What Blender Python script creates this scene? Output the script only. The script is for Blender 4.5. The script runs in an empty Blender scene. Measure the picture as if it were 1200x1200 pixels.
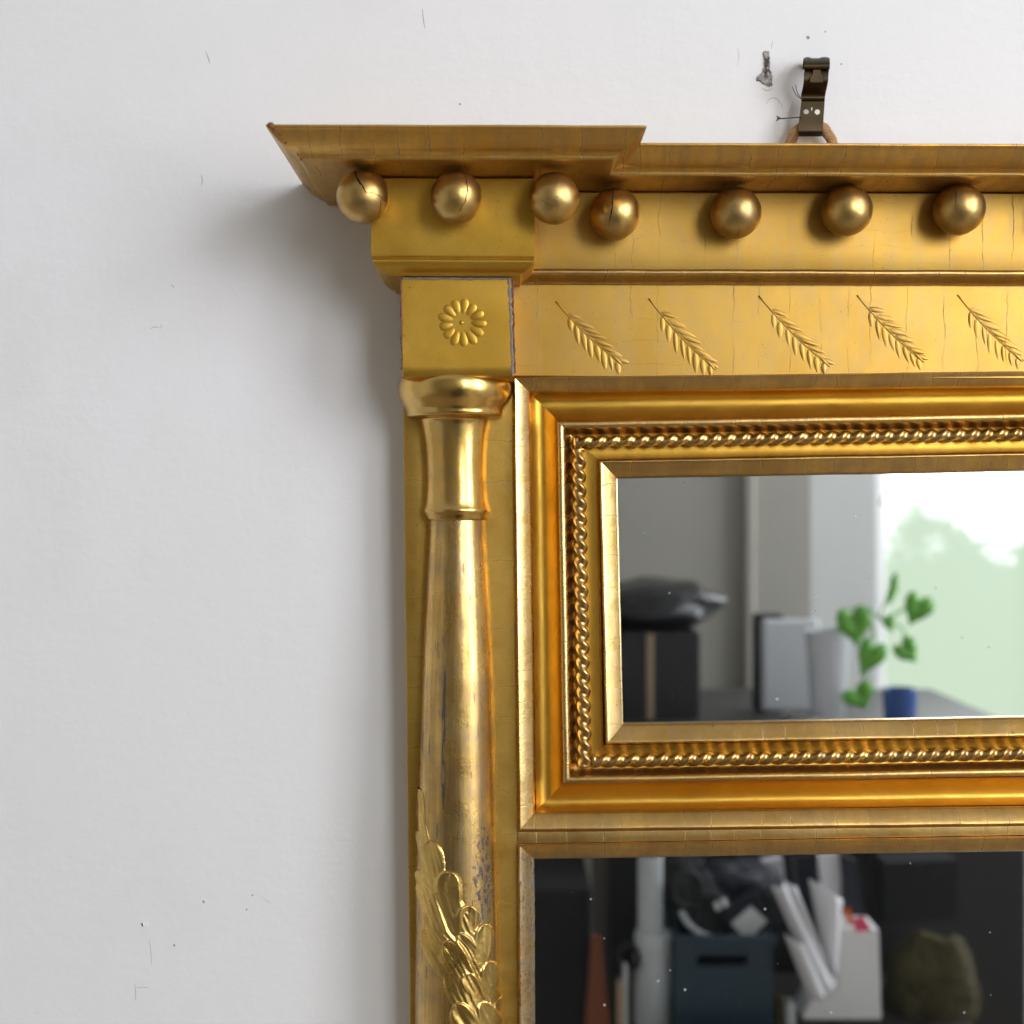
import bpy, math, random
import numpy as np
from mathutils import Vector, noise as mnoise
random.seed(7)
SC = bpy.context.scene
COL = SC.collection
R = math.radians

# ------------------------------------------------------------------ camera
CAM_D = 750.0                      # mm from the wall
cam_d = bpy.data.cameras.new('camera'); cam = bpy.data.objects.new('camera', cam_d); COL.objects.link(cam)
cam.location = (0, -CAM_D / 1000, 0); cam.rotation_euler = (R(90), 0, 0)
cam_d.sensor_width = 36; cam_d.lens = 45.0; cam_d.clip_start = 0.02; cam_d.clip_end = 50
cam_d.dof.use_dof = True; cam_d.dof.focus_distance = 0.705; cam_d.dof.aperture_fstop = 6.5
SC.camera = cam
# ------------------------------------------------------------------ world: even, dim light of the rest of the room
w = bpy.data.worlds.new('World'); SC.world = w; w.use_nodes = True
bg = w.node_tree.nodes['Background']; bg.inputs[0].default_value = (1.0, 0.97, 0.93, 1); bg.inputs[1].default_value = 0.30
SC.view_settings.view_transform = 'Standard'; SC.view_settings.look = 'None'
SC.view_settings.exposure = 0.58; SC.view_settings.gamma = 1.0
WIN_A, WIN_B = 7.2, 7.2            # daylight behind the two windows (built with the room further down)

# ------------------------------------------------------------------ units
# x, z in half-millimetres on the wall (origin where the lens axis meets it), d = mm in front of the wall
def U(px, py, d):
    s = (CAM_D - d) / CAM_D
    return (px - 600) * s, (600 - py) * s
def UX(px, d): return (px - 600) * (CAM_D - d) / CAM_D
def UZ(py, d): return (600 - py) * (CAM_D - d) / CAM_D
XC = 500.0                         # centre line of the looking glass
ZM = -750.0                        # mid height of its columns
SH = [0.0, 0.0, 0.0, 0.0]          # slope of horizontals, lean of verticals, pivot x, pivot z (old, hand-made, out of square)
def W(x, z, d):
    return (0.0005 * (x + SH[1] * (SH[3] - z)), -d / 1000.0, 0.0005 * (z + SH[0] * (x - SH[2])))
def shear(h, v, px=600, py=440):
    SH[0], SH[1], SH[2], SH[3] = h, v, px - 600, 600 - py

# ------------------------------------------------------------------ mesh helpers
def mk(name, verts, faces, mat, parent=None, smooth=True, ang=35, wob=0.0, wobs=30.0, kind=None, label=None):
    if wob:
        vv = []
        for v in verts:
            n = mnoise.noise_vector(Vector(v) * wobs)
            n2 = mnoise.noise_vector(Vector(v) * wobs * 4.3)
            vv.append((v[0] + (n[0] + .35 * n2[0]) * wob, v[1] + (n[1] + .35 * n2[1]) * wob, v[2] + (n[2] + .35 * n2[2]) * wob))
        verts = vv
    pl = Vector((0, 0, 0))
    q = parent
    while q is not None:
        pl = pl + q.location; q = q.parent
    me = bpy.data.meshes.new(name)
    me.from_pydata([(v[0] - pl[0], v[1] - pl[1], v[2] - pl[2]) for v in verts], [], [list(f) for f in faces])
    me.materials.append(mat)
    fix_normals(me)
    if smooth:
        me.polygons.foreach_set('use_smooth', [True] * len(me.polygons))
        if ang < 179: me.set_sharp_from_angle(angle=R(ang))
    o = bpy.data.objects.new(name, me); COL.objects.link(o)
    if parent: o.parent = parent
    if kind: o['kind'] = kind
    if label: o['label'] = label
    return o
import bmesh
def fix_normals(me):
    bm = bmesh.new(); bm.from_mesh(me)
    bmesh.ops.recalc_face_normals(bm, faces=bm.faces[:])
    bm.to_mesh(me); bm.free(); me.update()
def thing(name, label, cat, loc=(0, 0, 0), group=None):
    o = bpy.data.objects.new(name, None); COL.objects.link(o); o.location = loc; o.empty_display_size = .02
    o['label'] = label; o['category'] = cat
    if group: o['group'] = group
    return o
def tag(o, label, cat, group=None):
    o['label'] = label; o['category'] = cat
    if group: o['group'] = group
    return o

class G:                            # gathers verts and faces
    def __init__(s): s.v = []; s.f = []
    def add(s, verts, faces):
        b = len(s.v); s.v += list(verts); s.f += [tuple(b + i for i in f) for f in faces]; return s
    def grid(s, rows, closed_u=False, closed_v=False, cap=False):
        b = len(s.v); n = len(rows[0]); m = len(rows)
        for r in rows: s.v += r
        for i in range(m if closed_v else m - 1):
            for j in range(n if closed_u else n - 1):
                a = b + i * n + j; c = b + i * n + (j + 1) % n
                i2 = (i + 1) % m
                s.f.append((a, c, b + i2 * n + (j + 1) % n, b + i2 * n + j))
        if cap:
            s.f.append(tuple(b + j for j in range(n))); s.f.append(tuple(b + (m - 1) * n + j for j in range(n)))
        return s
    def box(s, x0, x1, y0, y1, z0, z1, bev=0.0):
        if bev <= 0:
            v = [(x, y, z) for z in (z0, z1) for y in (y0, y1) for x in (x0, x1)]
            return s.add(v, [(0, 2, 3, 1), (4, 5, 7, 6), (0, 1, 5, 4), (2, 6, 7, 3), (0, 4, 6, 2), (1, 3, 7, 5)])
        rows = []
        def ring(i, z):
            a, b_, c, d_ = x0 + i, x1 - i, y0 + i, y1 - i; k = bev
            e = bev - i if i < bev else 0
            return [(a + e, c, z), (b_ - e, c, z), (b_, c + e, z), (b_, d_ - e, z), (b_ - e, d_, z), (a + e, d_, z), (a, d_ - e, z), (a, c + e, z)]
        def rg(i, z):
            e = bev
            return [(x0 + e, y0 + i, z), (x1 - e, y0 + i, z), (x1 - i, y0 + e, z), (x1 - i, y1 - e, z), (x1 - e, y1 - i, z), (x0 + e, y1 - i, z), (x0 + i, y1 - e, z), (x0 + i, y0 + e, z)]
        rows = [rg(bev, z0), rg(bev * .3, z0 + bev * .3), rg(0, z0 + bev), rg(0, z1 - bev), rg(bev * .3, z1 - bev * .3), rg(bev, z1)]
        return s.grid(rows, closed_u=True, cap=True)
    def tube(s, pts, rad, n=10, cap=True):
        pts = [Vector(p) for p in pts]; rows = []
        up = None
        for i, p in enumerate(pts):
            t = (pts[min(i + 1, len(pts) - 1)] - pts[max(i - 1, 0)]).normalized()
            if up is None:
                up = t.orthogonal().normalized()
            up = (up - t * up.dot(t)).normalized(); sd = t.cross(up)
            r = rad[i] if isinstance(rad, (list, tuple)) else rad
            rows.append([tuple(p + (up * math.cos(2 * math.pi * k / n) + sd * math.sin(2 * math.pi * k / n)) * r) for k in range(n)])
        return s.grid(rows, closed_u=True, cap=cap)
    def lathe(s, prof, cx, cy, n=32, cap=True):
        return s.grid([[(cx + r * math.cos(2 * math.pi * k / n), cy + r * math.sin(2 * math.pi * k / n), z) for k in range(n)] for r, z in prof], closed_u=True, cap=cap)

def densify(pts, n):
    out = []
    for a, b in zip(pts[:-1], pts[1:]):
        for i in range(n):
            t = i / n; out.append(tuple(a[k] + (b[k] - a[k]) * t for k in range(len(a))))
    out.append(pts[-1]); return out
def smooth_prof(pts, n=4):          # Catmull-Rom through profile points
    out = []
    P = [pts[0]] + list(pts) + [pts[-1]]
    for i in range(1, len(P) - 2):
        p0, p1, p2, p3 = P[i - 1], P[i], P[i + 1], P[i + 2]
        for j in range(n):
            t = j / n
            out.append(tuple(.5 * (2 * p1[k] + (p2[k] - p0[k]) * t + (2 * p0[k] - 5 * p1[k] + 4 * p2[k] - p3[k]) * t * t + (3 * p1[k] - p0[k] - 3 * p2[k] + p3[k]) * t ** 3) for k in range(len(p1))))
    out.append(pts[-1]); return out

# ------------------------------------------------------------------ materials
class NT:
    def __init__(s, name):
        m = bpy.data.materials.new(name); m.use_nodes = True; s.m = m; s.t = m.node_tree; s.n = s.t.nodes
        s.b = s.n['Principled BSDF']
    def new(s, ty, **kw):
        n = s.n.new(ty)
        for k, v in kw.items(): setattr(n, k, v)
        return n
    def link(s, a, b): s.t.links.new(a, b)
    def val(s, sock, v):
        if hasattr(v, 'is_output'): s.link(v, sock)
        else: sock.default_value = v
    def math(s, op, a, b=0.0, clamp=False):
        n = s.new('ShaderNodeMath', operation=op); n.use_clamp = clamp
        s.val(n.inputs[0], a); s.val(n.inputs[1], b); return n.outputs[0]
    def pos(s): return s.new('ShaderNodeNewGeometry').outputs['Position']
    def mapping(s, vec, scale=(1, 1, 1), loc=(0, 0, 0), rot=(0, 0, 0)):
        n = s.new('ShaderNodeMapping'); s.link(vec, n.inputs[0]); n.inputs[1].default_value = loc; n.inputs[2].default_value = rot; n.inputs[3].default_value = scale; return n.outputs[0]
    def noise(s, vec, scale, detail=4, rough=.55):
        n = s.new('ShaderNodeTexNoise'); s.link(vec, n.inputs['Vector']); n.inputs['Scale'].default_value = scale; n.inputs['Detail'].default_value = detail; n.inputs['Roughness'].default_value = rough; return n.outputs[0]
    def ramp(s, f, a, b, ca=0.0, cb=1.0):
        n = s.new('ShaderNodeMapRange'); n.interpolation_type = 'SMOOTHSTEP'; s.link(f, n.inputs[0]); n.inputs[1].default_value = a; n.inputs[2].default_value = b; n.inputs[3].default_value = ca; n.inputs[4].default_value = cb; return n.outputs[0]
    def mix(s, f, a, b):
        n = s.new('ShaderNodeMix', data_type='RGBA'); s.val(n.inputs[0], f)
        for sk, v in ((n.inputs[6], a), (n.inputs[7], b)):
            if hasattr(v, 'is_output'): s.link(v, sk)
            else: sk.default_value = (*v, 1)
        return n.outputs[2]
    def bump(s, h, dist, strength=1.0, nrm=None):
        n = s.new('ShaderNodeBump'); n.inputs['Distance'].default_value = dist; n.inputs['Strength'].default_value = strength; s.link(h, n.inputs['Height'])
        if nrm is not None: s.link(nrm, n.inputs['Normal'])
        return n.outputs[0]
    def set(s, **kw):
        for k, v in kw.items():
            sk = s.b.inputs[k.replace('_', ' ')]
            if isinstance(v, tuple) and len(v) == 3: v = (*v, 1)
            s.val(sk, v)
        return s

def gold(name, c1=(.80, .50, .11), c2=(.70, .40, .075), rough=.3, rvar=.12, lap=None, lap_scale=40., lap_amt=.6, wear=0.0, wear_col=(.10, .115, .16),
         wear_scale=(60, 60, 25), dull=.35, dull_col=(.40, .29, .15), streak=None, bumpd=.0004, grain=420., wear_lo=.58, an=None, lap2=None, rubs=()):
    t = NT(name); p = t.pos()
    n1 = t.noise(p, 22, 5, .6)
    col = t.mix(t.ramp(n1, .35, .65), c1, c2)
    an = an or {None: (70, 70, 70), 0: (130, 55, 55), 2: (55, 55, 130)}[lap]
    n2 = t.noise(t.mapping(p, scale=an), 1.0, 5, .55)
    col = t.mix(t.math('MULTIPLY', t.ramp(n2, .36, .74), dull), col, dull_col)
    n3 = t.noise(p, 600, 3, .6)
    col = t.mix(t.math('MULTIPLY', t.ramp(n3, .50, .70), .22), col, dull_col)
    if streak:
        sn = t.noise(t.mapping(p, scale=streak), 1.0, 5, .7)
        col = t.mix(t.math('MULTIPLY', t.ramp(sn, .42, .68), .55), col, dull_col)
        col = t.mix(t.math('MULTIPLY', t.ramp(sn, .52, .30), .35), col, (.93, .66, .24))
    rg = t.math('ADD', t.math('MULTIPLY', t.math('SUBTRACT', n2, .5), rvar * 2.4), rough)
    fine = t.noise(p, grain, 4, .7)
    pit = t.noise(p, 900, 2, .5)
    h = t.math('ADD', t.math('MULTIPLY', t.noise(p, 40, 2, .4), 1.0), t.math('MULTIPLY', fine, .22))
    col = t.mix(t.math('MULTIPLY', t.ramp(pit, .70, .76), .7), col, (.10, .055, .02))
    met = None
    if lap is not None:
        sp = t.new('ShaderNodeSeparateXYZ'); t.link(p, sp.inputs[0])
        wob = t.math('MULTIPLY', t.math('SUBTRACT', t.noise(p, 60, 5, .65), .5), .0075)
        co = t.math('ADD', sp.outputs[lap], wob)
        v = t.new('ShaderNodeTexVoronoi', voronoi_dimensions='1D', feature='DISTANCE_TO_EDGE'); t.link(co, v.inputs['W']); v.inputs['Scale'].default_value = lap_scale
        ln = t.ramp(v.outputs['Distance'], .0, .022, 1.0, 0.0)
        halo = t.ramp(v.outputs['Distance'], .0, .10, 1.0, 0.0)
        msk = t.ramp(t.noise(t.mapping(p, scale=(1, 1, 1), loc=(.3, .1, .7)), 38, 3), .42, .58)
        ln = t.math('MULTIPLY', ln, msk)
        # leaf squares differ a little in tone
        vc = t.new('ShaderNodeTexVoronoi', voronoi_dimensions='1D'); t.link(co, vc.inputs['W']); vc.inputs['Scale'].default_value = lap_scale
        cs = t.new('ShaderNodeSeparateColor'); t.link(vc.outputs['Color'], cs.inputs[0])
        col = t.mix(t.math('MULTIPLY', cs.outputs[0], min(.34, lap_amt * .5)), col, dull_col)
        col = t.mix(t.math('MULTIPLY', t.math('MULTIPLY', halo, msk), .18 * lap_amt), col, (.95, .72, .32))
        col = t.mix(t.math('MULTIPLY', ln, lap_amt), col, (.085, .05, .03))
        h = t.math('SUBTRACT', h, t.math('MULTIPLY', ln, .25 * lap_amt))
        rg = t.math('ADD', rg, t.math('MULTIPLY', ln, .3))
        if lap2 is not None:      # fine cross craquelure in patches
            co2 = t.math('ADD', sp.outputs[lap2], t.math('MULTIPLY', t.math('SUBTRACT', t.noise(t.mapping(p, loc=(.7, .2, .4)), 45, 5, .65), .5), .010))
            v2 = t.new('ShaderNodeTexVoronoi', voronoi_dimensions='1D', feature='DISTANCE_TO_EDGE'); t.link(co2, v2.inputs['W']); v2.inputs['Scale'].default_value = 75
            l2 = t.math('MULTIPLY', t.ramp(v2.outputs['Distance'], .0, .03, 1.0, 0.0), t.ramp(t.noise(t.mapping(p, loc=(.9, .5, .2)), 17, 3), .53, .62))
            col = t.mix(t.math('MULTIPLY', l2, .30), col, (.16, .09, .035))
            h = t.math('SUBTRACT', h, t.math('MULTIPLY', l2, .06))
    if wear > 0:
        wn = t.noise(t.mapping(p, scale=wear_scale), 1.0, 7, .72)
        wk = t.ramp(wn, wear_lo, wear_lo + .07)
        wk = t.math('MULTIPLY', wk, wear)
        col = t.mix(wk, col, wear_col)
        rg = t.math('ADD', rg, t.math('MULTIPLY', wk, .12))
        met = t.math('SUBTRACT', 1.0, t.math('MULTIPLY', wk, .55))
    for (rx_, rz_, wx, wz, sc_, lo_, rc_) in rubs:      # rubbed-through patches at their own places
        s3 = t.new('ShaderNodeSeparateXYZ'); t.link(p, s3.inputs[0])
        ax = t.math('DIVIDE', t.math('SUBTRACT', s3.outputs[0], rx_), wx); az = t.math('DIVIDE', t.math('SUBTRACT', s3.outputs[2], rz_), wz)
        r2 = t.math('ADD', t.math('MULTIPLY', ax, ax), t.math('MULTIPLY', az, az))
        mk_ = t.ramp(r2, .1, 1.2, 1.0, 0.0)
        nn = t.noise(t.mapping(p, scale=sc_), 1.0, 5, .7)
        k = t.ramp(t.math('ADD', nn, t.math('MULTIPLY', t.math('SUBTRACT', mk_, 1.0), .35)), lo_, lo_ + .05)
        k = t.math('MULTIPLY', k, .85)
        col = t.mix(k, col, rc_)
        met = t.math('SUBTRACT', met if met is not None else 1.0, t.math('MULTIPLY', k, .5), clamp=True)
    t.set(Base_Color=col, Roughness=rg, Metallic=met if met is not None else 1.0)
    t.link(t.bump(h, bumpd, 1.0), t.b.inputs['Normal'])
    return t.m

M = {}
M['crown'] = gold('gilt_cornice', (.74, .44, .105), (.63, .35, .07), rough=.42, lap=0, lap_scale=58, dull=.55, dull_col=(.40, .27, .12), lap_amt=.7, an=(170, 60, 60))
M['panel'] = gold('gilt_flat', (.53, .32, .066), (.48, .275, .05), rough=.48, rvar=.03, lap=0, lap2=2, lap_scale=58, lap_amt=.14, dull=.45, dull_col=(.44, .30, .12), bumpd=.00012)
M['block'] = gold('gilt_block', (.64, .38, .058), (.56, .32, .042), rough=.46, rvar=.07, dull=.30, dull_col=(.44, .30, .07), bumpd=.00025)
M['stile'] = gold('gilt_stile', (.60, .37, .08), (.50, .29, .05), rough=.48, lap=2, lap_scale=50, lap_amt=.22, dull=.4, dull_col=(.38, .27, .09), bumpd=.0003)
M['mould_h'] = gold('gilt_moulding_across', (.68, .43, .14), (.56, .33, .09), rough=.38, lap=0, lap_scale=64, lap_amt=.7, dull=.6, dull_col=(.38, .255, .11), an=(150, 60, 60))
M['mould_v'] = gold('gilt_moulding_upright', (.80, .55, .21), (.70, .45, .14), rough=.28, lap=2, lap_scale=55, lap_amt=.5, dull=.4, dull_col=(.54, .43, .26), wear=.6, wear_lo=.63, wear_scale=(160, 160, 70))
M['cove'] = gold('gilt_cove', (.64, .375, .06), (.57, .32, .045), rough=.44, dull=.2, dull_col=(.52, .28, .035), bumpd=.0002)
M['slip'] = gold('gilt_slip', (.66, .42, .13), (.54, .32, .08), rough=.33, lap=0, lap_scale=70, lap_amt=.7, dull=.6, dull_col=(.36, .25, .12), wear=.85, wear_lo=.62, wear_scale=(120, 120, 120), wear_col=(.13, .115, .11))
M['sliplow'] = gold('gilt_slip_worn', (.76, .54, .25), (.62, .41, .17), rough=.28, lap=2, lap_scale=60, lap_amt=.6, dull=.5, dull_col=(.46, .38, .27), wear=.85, wear_lo=.53, wear_scale=(520, 520, 190), wear_col=(.075, .085, .115))
M['shaft'] = gold('gilt_shaft', (.72, .47, .155), (.60, .36, .10), rough=.30, rvar=.14, dull=.7, dull_col=(.33, .245, .145), streak=(330, 330, 7), wear=.7, wear_lo=.585, wear_scale=(230, 230, 40), wear_col=(.10, .085, .075), bumpd=.00035, rubs=((-.0165, -.205, .009, .050, (420, 420, 220), .50, (.05, .06, .095)), (-.0375, -.125, .0022, .060, (500, 500, 45), .46, (.06, .058, .06)), (-.0270, -.100, .010, .080, (900, 900, 500), .66, (.05, .045, .045))))
M['capital'] = gold('gilt_capital', (.74, .49, .15), (.64, .39, .10), rough=.23, rvar=.10, dull=.45, dull_col=(.42, .30, .14), bumpd=.0003)
M['ball'] = gold('gilt_ball', (.66, .45, .15), (.55, .36, .115), rough=.37, dull=.7, dull_col=(.32, .225, .125), bumpd=.0003)
M['rope'] = gold('gilt_rope', (.66, .43, .15), (.46, .28, .09), rough=.30, dull=.7, dull_col=(.26, .185, .10), wear=.85, wear_lo=.66, wear_scale=(140, 140, 140), wear_col=(.05, .03, .025))
M['leaf'] = gold('gilt_leaf', (.72, .49, .15), (.62, .39, .10), rough=.30, dull=.4, dull_col=(.42, .31, .13), bumpd=.0004)

def plain(name, col, rough=.6, metallic=0., n_amt=.15, n_scale=60, bumpd=0.0, bscale=200, **kw):
    t = NT(name); p = t.pos()
    dk = tuple(c * (1 - n_amt) for c in col); lt = tuple(min(1, c * (1 + n_amt)) for c in col)
    t.set(Base_Color=t.mix(t.noise(p, n_scale, 4), dk, lt), Roughness=rough, Metallic=metallic, **kw)
    if bumpd: t.link(t.bump(t.noise(p, bscale, 4), bumpd), t.b.inputs['Normal'])
    return t.m
M['gesso'] = plain('bare_gesso', (.22, .185, .16), .85, n_amt=.6, n_scale=260, bumpd=.0006, bscale=400)
M['bole'] = plain('red_bole', (.16, .06, .032), .7, n_amt=.4, n_scale=200, bumpd=.0005, bscale=350)
M['crack'] = plain('dark_crack', (.012, .008, .006), 1.0, Specular_IOR_Level=0.0)
M['wood_back'] = plain('old_pine', (.22, .13, .06), .7, n_scale=30)
M['hook'] = gold('aged_brass', (.075, .052, .027), (.05, .036, .02), rough=.42, dull=.6, dull_col=(.04, .03, .02), bumpd=.0002)
M['cord'] = plain('jute', (.42, .25, .12), .85, n_amt=.35, n_scale=300, bumpd=.0006, bscale=700)
M['thread'] = plain('black_thread', (.02, .02, .022), .8)

# plaster wall
t = NT('painted_plaster'); p = t.pos()
big = t.noise(p, 3.5, 3); br = t.noise(t.mapping(p, scale=(40, 40, 130)), 1, 5, .6); fine = t.noise(p, 320, 4, .6); mid = t.noise(p, 45, 4)
col = t.mix(t.ramp(big, .3, .7), (.80, .795, .80), (.775, .775, .765))
col = t.mix(t.math('MULTIPLY', t.ramp(t.noise(t.mapping(p, scale=(9, 9, 6)), 1, 6, .7), .50, .72), .16), col, (.64, .625, .59))
h = t.math('ADD', t.math('ADD', t.math('MULTIPLY', br, .35), t.math('MULTIPLY', fine, .20)), t.math('MULTIPLY', mid, 1.1))
t.set(Base_Color=col, Roughness=.62); t.b.inputs['Specular IOR Level'].default_value = .35
t.link(t.bump(h, .0007, .55), t.b.inputs['Normal']); M['wall'] = t.m

# silvered glass
t = NT('old_mirror_glass'); p = t.pos()
v = t.new('ShaderNodeTexVoronoi'); t.link(p, v.inputs['Vector']); v.inputs['Scale'].default_value = 130; v.inputs['Randomness'].default_value = 1
cs = t.new('ShaderNodeSeparateColor'); t.link(v.outputs['Color'], cs.inputs[0])
rad = t.math('MULTIPLY', t.ramp(cs.outputs[0], .72, 1.0), .13)
spot = t.math('MULTIPLY', t.math('LESS_THAN', v.outputs['Distance'], rad), .5)
v2 = t.new('ShaderNodeTexVoronoi'); t.link(p, v2.inputs['Vector']); v2.inputs['Scale'].default_value = 600
dust = t.math('MULTIPLY', t.math('LESS_THAN', v2.outputs['Distance'], .085), t.ramp(t.noise(p, 40, 3), .50, .62))
spot = t.math('MAXIMUM', spot, t.math('MULTIPLY', dust, .45))
mirror = t.new('ShaderNodeBsdfGlossy'); mirror.inputs['Color'].default_value = (.66, .68, .675, 1); mirror.inputs['Roughness'].default_value = .008
dif = t.new('ShaderNodeBsdfDiffuse'); dif.inputs[0].default_value = (.50, .54, .55, 1)
haze = t.new('ShaderNodeMixShader'); haze.inputs[0].default_value = .006; t.link(mirror.outputs[0], haze.inputs[1]); t.link(dif.outputs[0], haze.inputs[2])
mx = t.new('ShaderNodeMixShader'); t.link(spot, mx.inputs[0]); t.link(haze.outputs[0], mx.inputs[1]); t.link(dif.outputs[0], mx.inputs[2])
t.link(mx.outputs[0], t.n['Material Output'].inputs[0]); M['glass'] = t.m

# ================================================================== the wall
def wall():
    g = G(); g.box(-2.4, 2.2, 0.0, .12, -1.5, 1.8)
    o = mk('wall', g.v, g.f, M['wall'], smooth=False); o['kind'] = 'structure'; return o
WALL = wall()

# ================================================================== the looking glass
ROOT = thing('gilt_looking_glass', 'antique gilt pier mirror with ball cornice, split columns and two glass plates', 'mirror', W(XC, -2100, 0))

def sweep(path, prof, mapf, closed=False, step=12.0):
    """path: plan polyline (a,b); prof: (offset to the left of travel, h)."""
    n = len(path); rings = []
    def nrm(i):
        a, b = path[i % n], path[(i + 1) % n]; dx, dy = b[0] - a[0], b[1] - a[1]; L = math.hypot(dx, dy); return (-dy / L, dx / L)
    for i in range(n):
        if not closed and i == 0: m = nrm(0)
        elif not closed and i == n - 1: m = nrm(n - 2)
        else:
            n1, n2 = nrm(i - 1), nrm(i); k = 1 + n1[0] * n2[0] + n1[1] * n2[1]; m = ((n1[0] + n2[0]) / k, (n1[1] + n2[1]) / k)
        rings.append([(path[i][0] + m[0] * o, path[i][1] + m[1] * o, h) for o, h in prof])
    out = []
    for i in range(n if closed else n - 1):
        A, B = rings[i], rings[(i + 1) % n]; L = math.hypot(path[i][0] - path[(i + 1) % n][0], path[i][1] - path[(i + 1) % n][1]); k = max(1, int(L / step))
        for j in range(k):
            q = j / k; out.append([tuple(a[c] + (b[c] - a[c]) * q for c in range(3)) for a, b in zip(A, B)])
    if not closed: out.append(rings[-1])
    return [[mapf(*v) for v in r] for r in out]

# --- cornice: broken forward over the columns. plan in half-mm: b = depth*2
shear(-.003, .0, 600, 200)
def mir(x): return 2 * XC - x
def pmap(a, b, h): return W(a, h, b / 2)
XL, XR_, DB, DC = -215.0, 104.0, 100.0, 70.0
path = [(XL, 1), (XL, DB * 2), (XR_, DB * 2), (XR_, DC * 2), (mir(XR_), DC * 2), (mir(XR_), DB * 2), (mir(XL), DB * 2), (mir(XL), 1)]
ZS, ZT = 358.0, 384.5
cro = smooth_prof([(1.5, ZS + 1.5), (2.0, ZS + 3.2), (3, ZS + 4.2), (6.5, ZS + 6.5), (11, ZS + 8.2), (17, ZS + 12), (22.5, ZS + 17), (27, ZS + 22), (29, ZT - 3), (29.5, ZT - 1.2), (28.5, ZT), (25, ZT + .4)], 3)
prof = [(-84, ZS + .3), (-30, ZS), (-2, ZS - .3), (0, ZS)] + cro + [(-30, ZT + .5), (-125, ZT + .5)]
rows = sweep(path, prof, pmap)
g = G(); g.grid(rows)
mk('cornice', g.v, g.f, M['crown'], ROOT, wob=.00022)
# chipped outer corner of the cornice
g = G()
for (px, py, r) in [(318.5, 149.5, 4.6), (322, 152.5, 3.4), (328, 157, 3.2), (333, 165, 2.6), (346, 176, 2.3), (349, 181, 2.0)]:
    x, z = U(px, py, 112); rr = r
    rows = []
    for i in range(5):
        th = math.pi * i / 4
        rows.append([W(x + rr * .8 * math.sin(th) * math.cos(k * math.pi / 4) * random.uniform(.7, 1.2), z + rr * .7 * math.cos(th) * random.uniform(.8, 1.1), (115.0 if r > 4 else 113.6 - (py - 152) * .42) + rr * .25 * math.sin(th) * math.sin(k * math.pi / 4)) for k in range(8)])
    g.grid(rows, closed_u=True)
mk('chipped_corner', g.v, g.f, M['bole'], ROOT, label='dark chipped corner of the cornice')

# --- entablature under the cornice (broken forward block + long panel in one run), then its crowning moulding
BX0, BX1, BD, PD = -150.5, 24.6, 66.0, 36.0
def run(d_add=0.0, x_in=0.0):
    return [(BX0 + x_in, 1), (BX0 + x_in, (BD + d_add) * 2), (BX1 - x_in, (BD + d_add) * 2), (BX1 - x_in, (PD + d_add) * 2),
            (mir(BX1 - x_in), (PD + d_add) * 2), (mir(BX1 - x_in), (BD + d_add) * 2), (mir(BX0 + x_in), (BD + d_add) * 2), (mir(BX0 + x_in), 1)]
def block_path(m): 
    f = (lambda x: mir(x)) if m else (lambda x: x)
    p_ = [(f(BX0), 1), (f(BX0), BD * 2), (f(BX1), BD * 2), (f(BX1), 40)]
    return p_[::-1] if m else p_
ztop = ZS - .55
shear(-.003, .0, 600, 200)
for m in (0, 1):
    prof = [(-30, ztop), (-1.5, ztop), (0, ztop - 1.5), (0, 320), (0, 274.5), (-.6, 273), (-2.2, 272.2)] + smooth_prof([(-2.6, 271.0), (-1.6, 269.5), (-1.4, 268), (-3.2, 264.5), (-7.5, 261), (-13, 258.5), (-14.5, 257.2)], 3) + [(-15.5, 255), (-40, 254.6)]
    g = G(); g.grid(sweep(block_path(m), prof, pmap))
    mk('entablature_block', g.v, g.f, M['block'], ROOT, wob=.0002)
shear(-.003, .0, 600, 200)
pth = [(BX1 - 30, PD * 2), (mir(BX1 - 30), PD * 2)]
prof = [(-30, ztop), (-1.0, ztop), (0, ztop - 1.2), (0, 300), (0, 272), (-.5, 271)]
g = G(); g.grid(sweep(pth, prof, pmap)); mk('frieze_panel', g.v, g.f, M['panel'], ROOT, wob=.00022)
prof = smooth_prof([(-.6, 270.6), (.6, 269.8), (1.2, 268), (.4, 265.6), (-3.2, 263.2), (-8.5, 260.8), (-12, 259.2), (-13.2, 258.4)], 3) + [(-14.5, 257.2), (-40, 257)]
g = G(); g.grid(sweep(pth, prof, pmap)); mk('frieze_moulding', g.v, g.f, M['mould_h'], ROOT, wob=.0002)

# --- wheat frieze
shear(-.005, .004, 600, 340)
WD = 27.0
zt, zb = UZ(331.5, WD), UZ(441, WD)
pth = [(UX(597, WD), WD * 2), (mir(UX(597, WD)), WD * 2)]
prof = [(-12, zt + 1.5), (-1.2, zt + 1.2), (0, zt), (0, (zt + zb) / 2), (0, zb + 1), (-1, zb), (-4, zb - .3)]
g = G(); g.grid(sweep(pth, prof, pmap)); mk('wheat_frieze', g.v, g.f, M['panel'], ROOT, wob=.00018)

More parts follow.
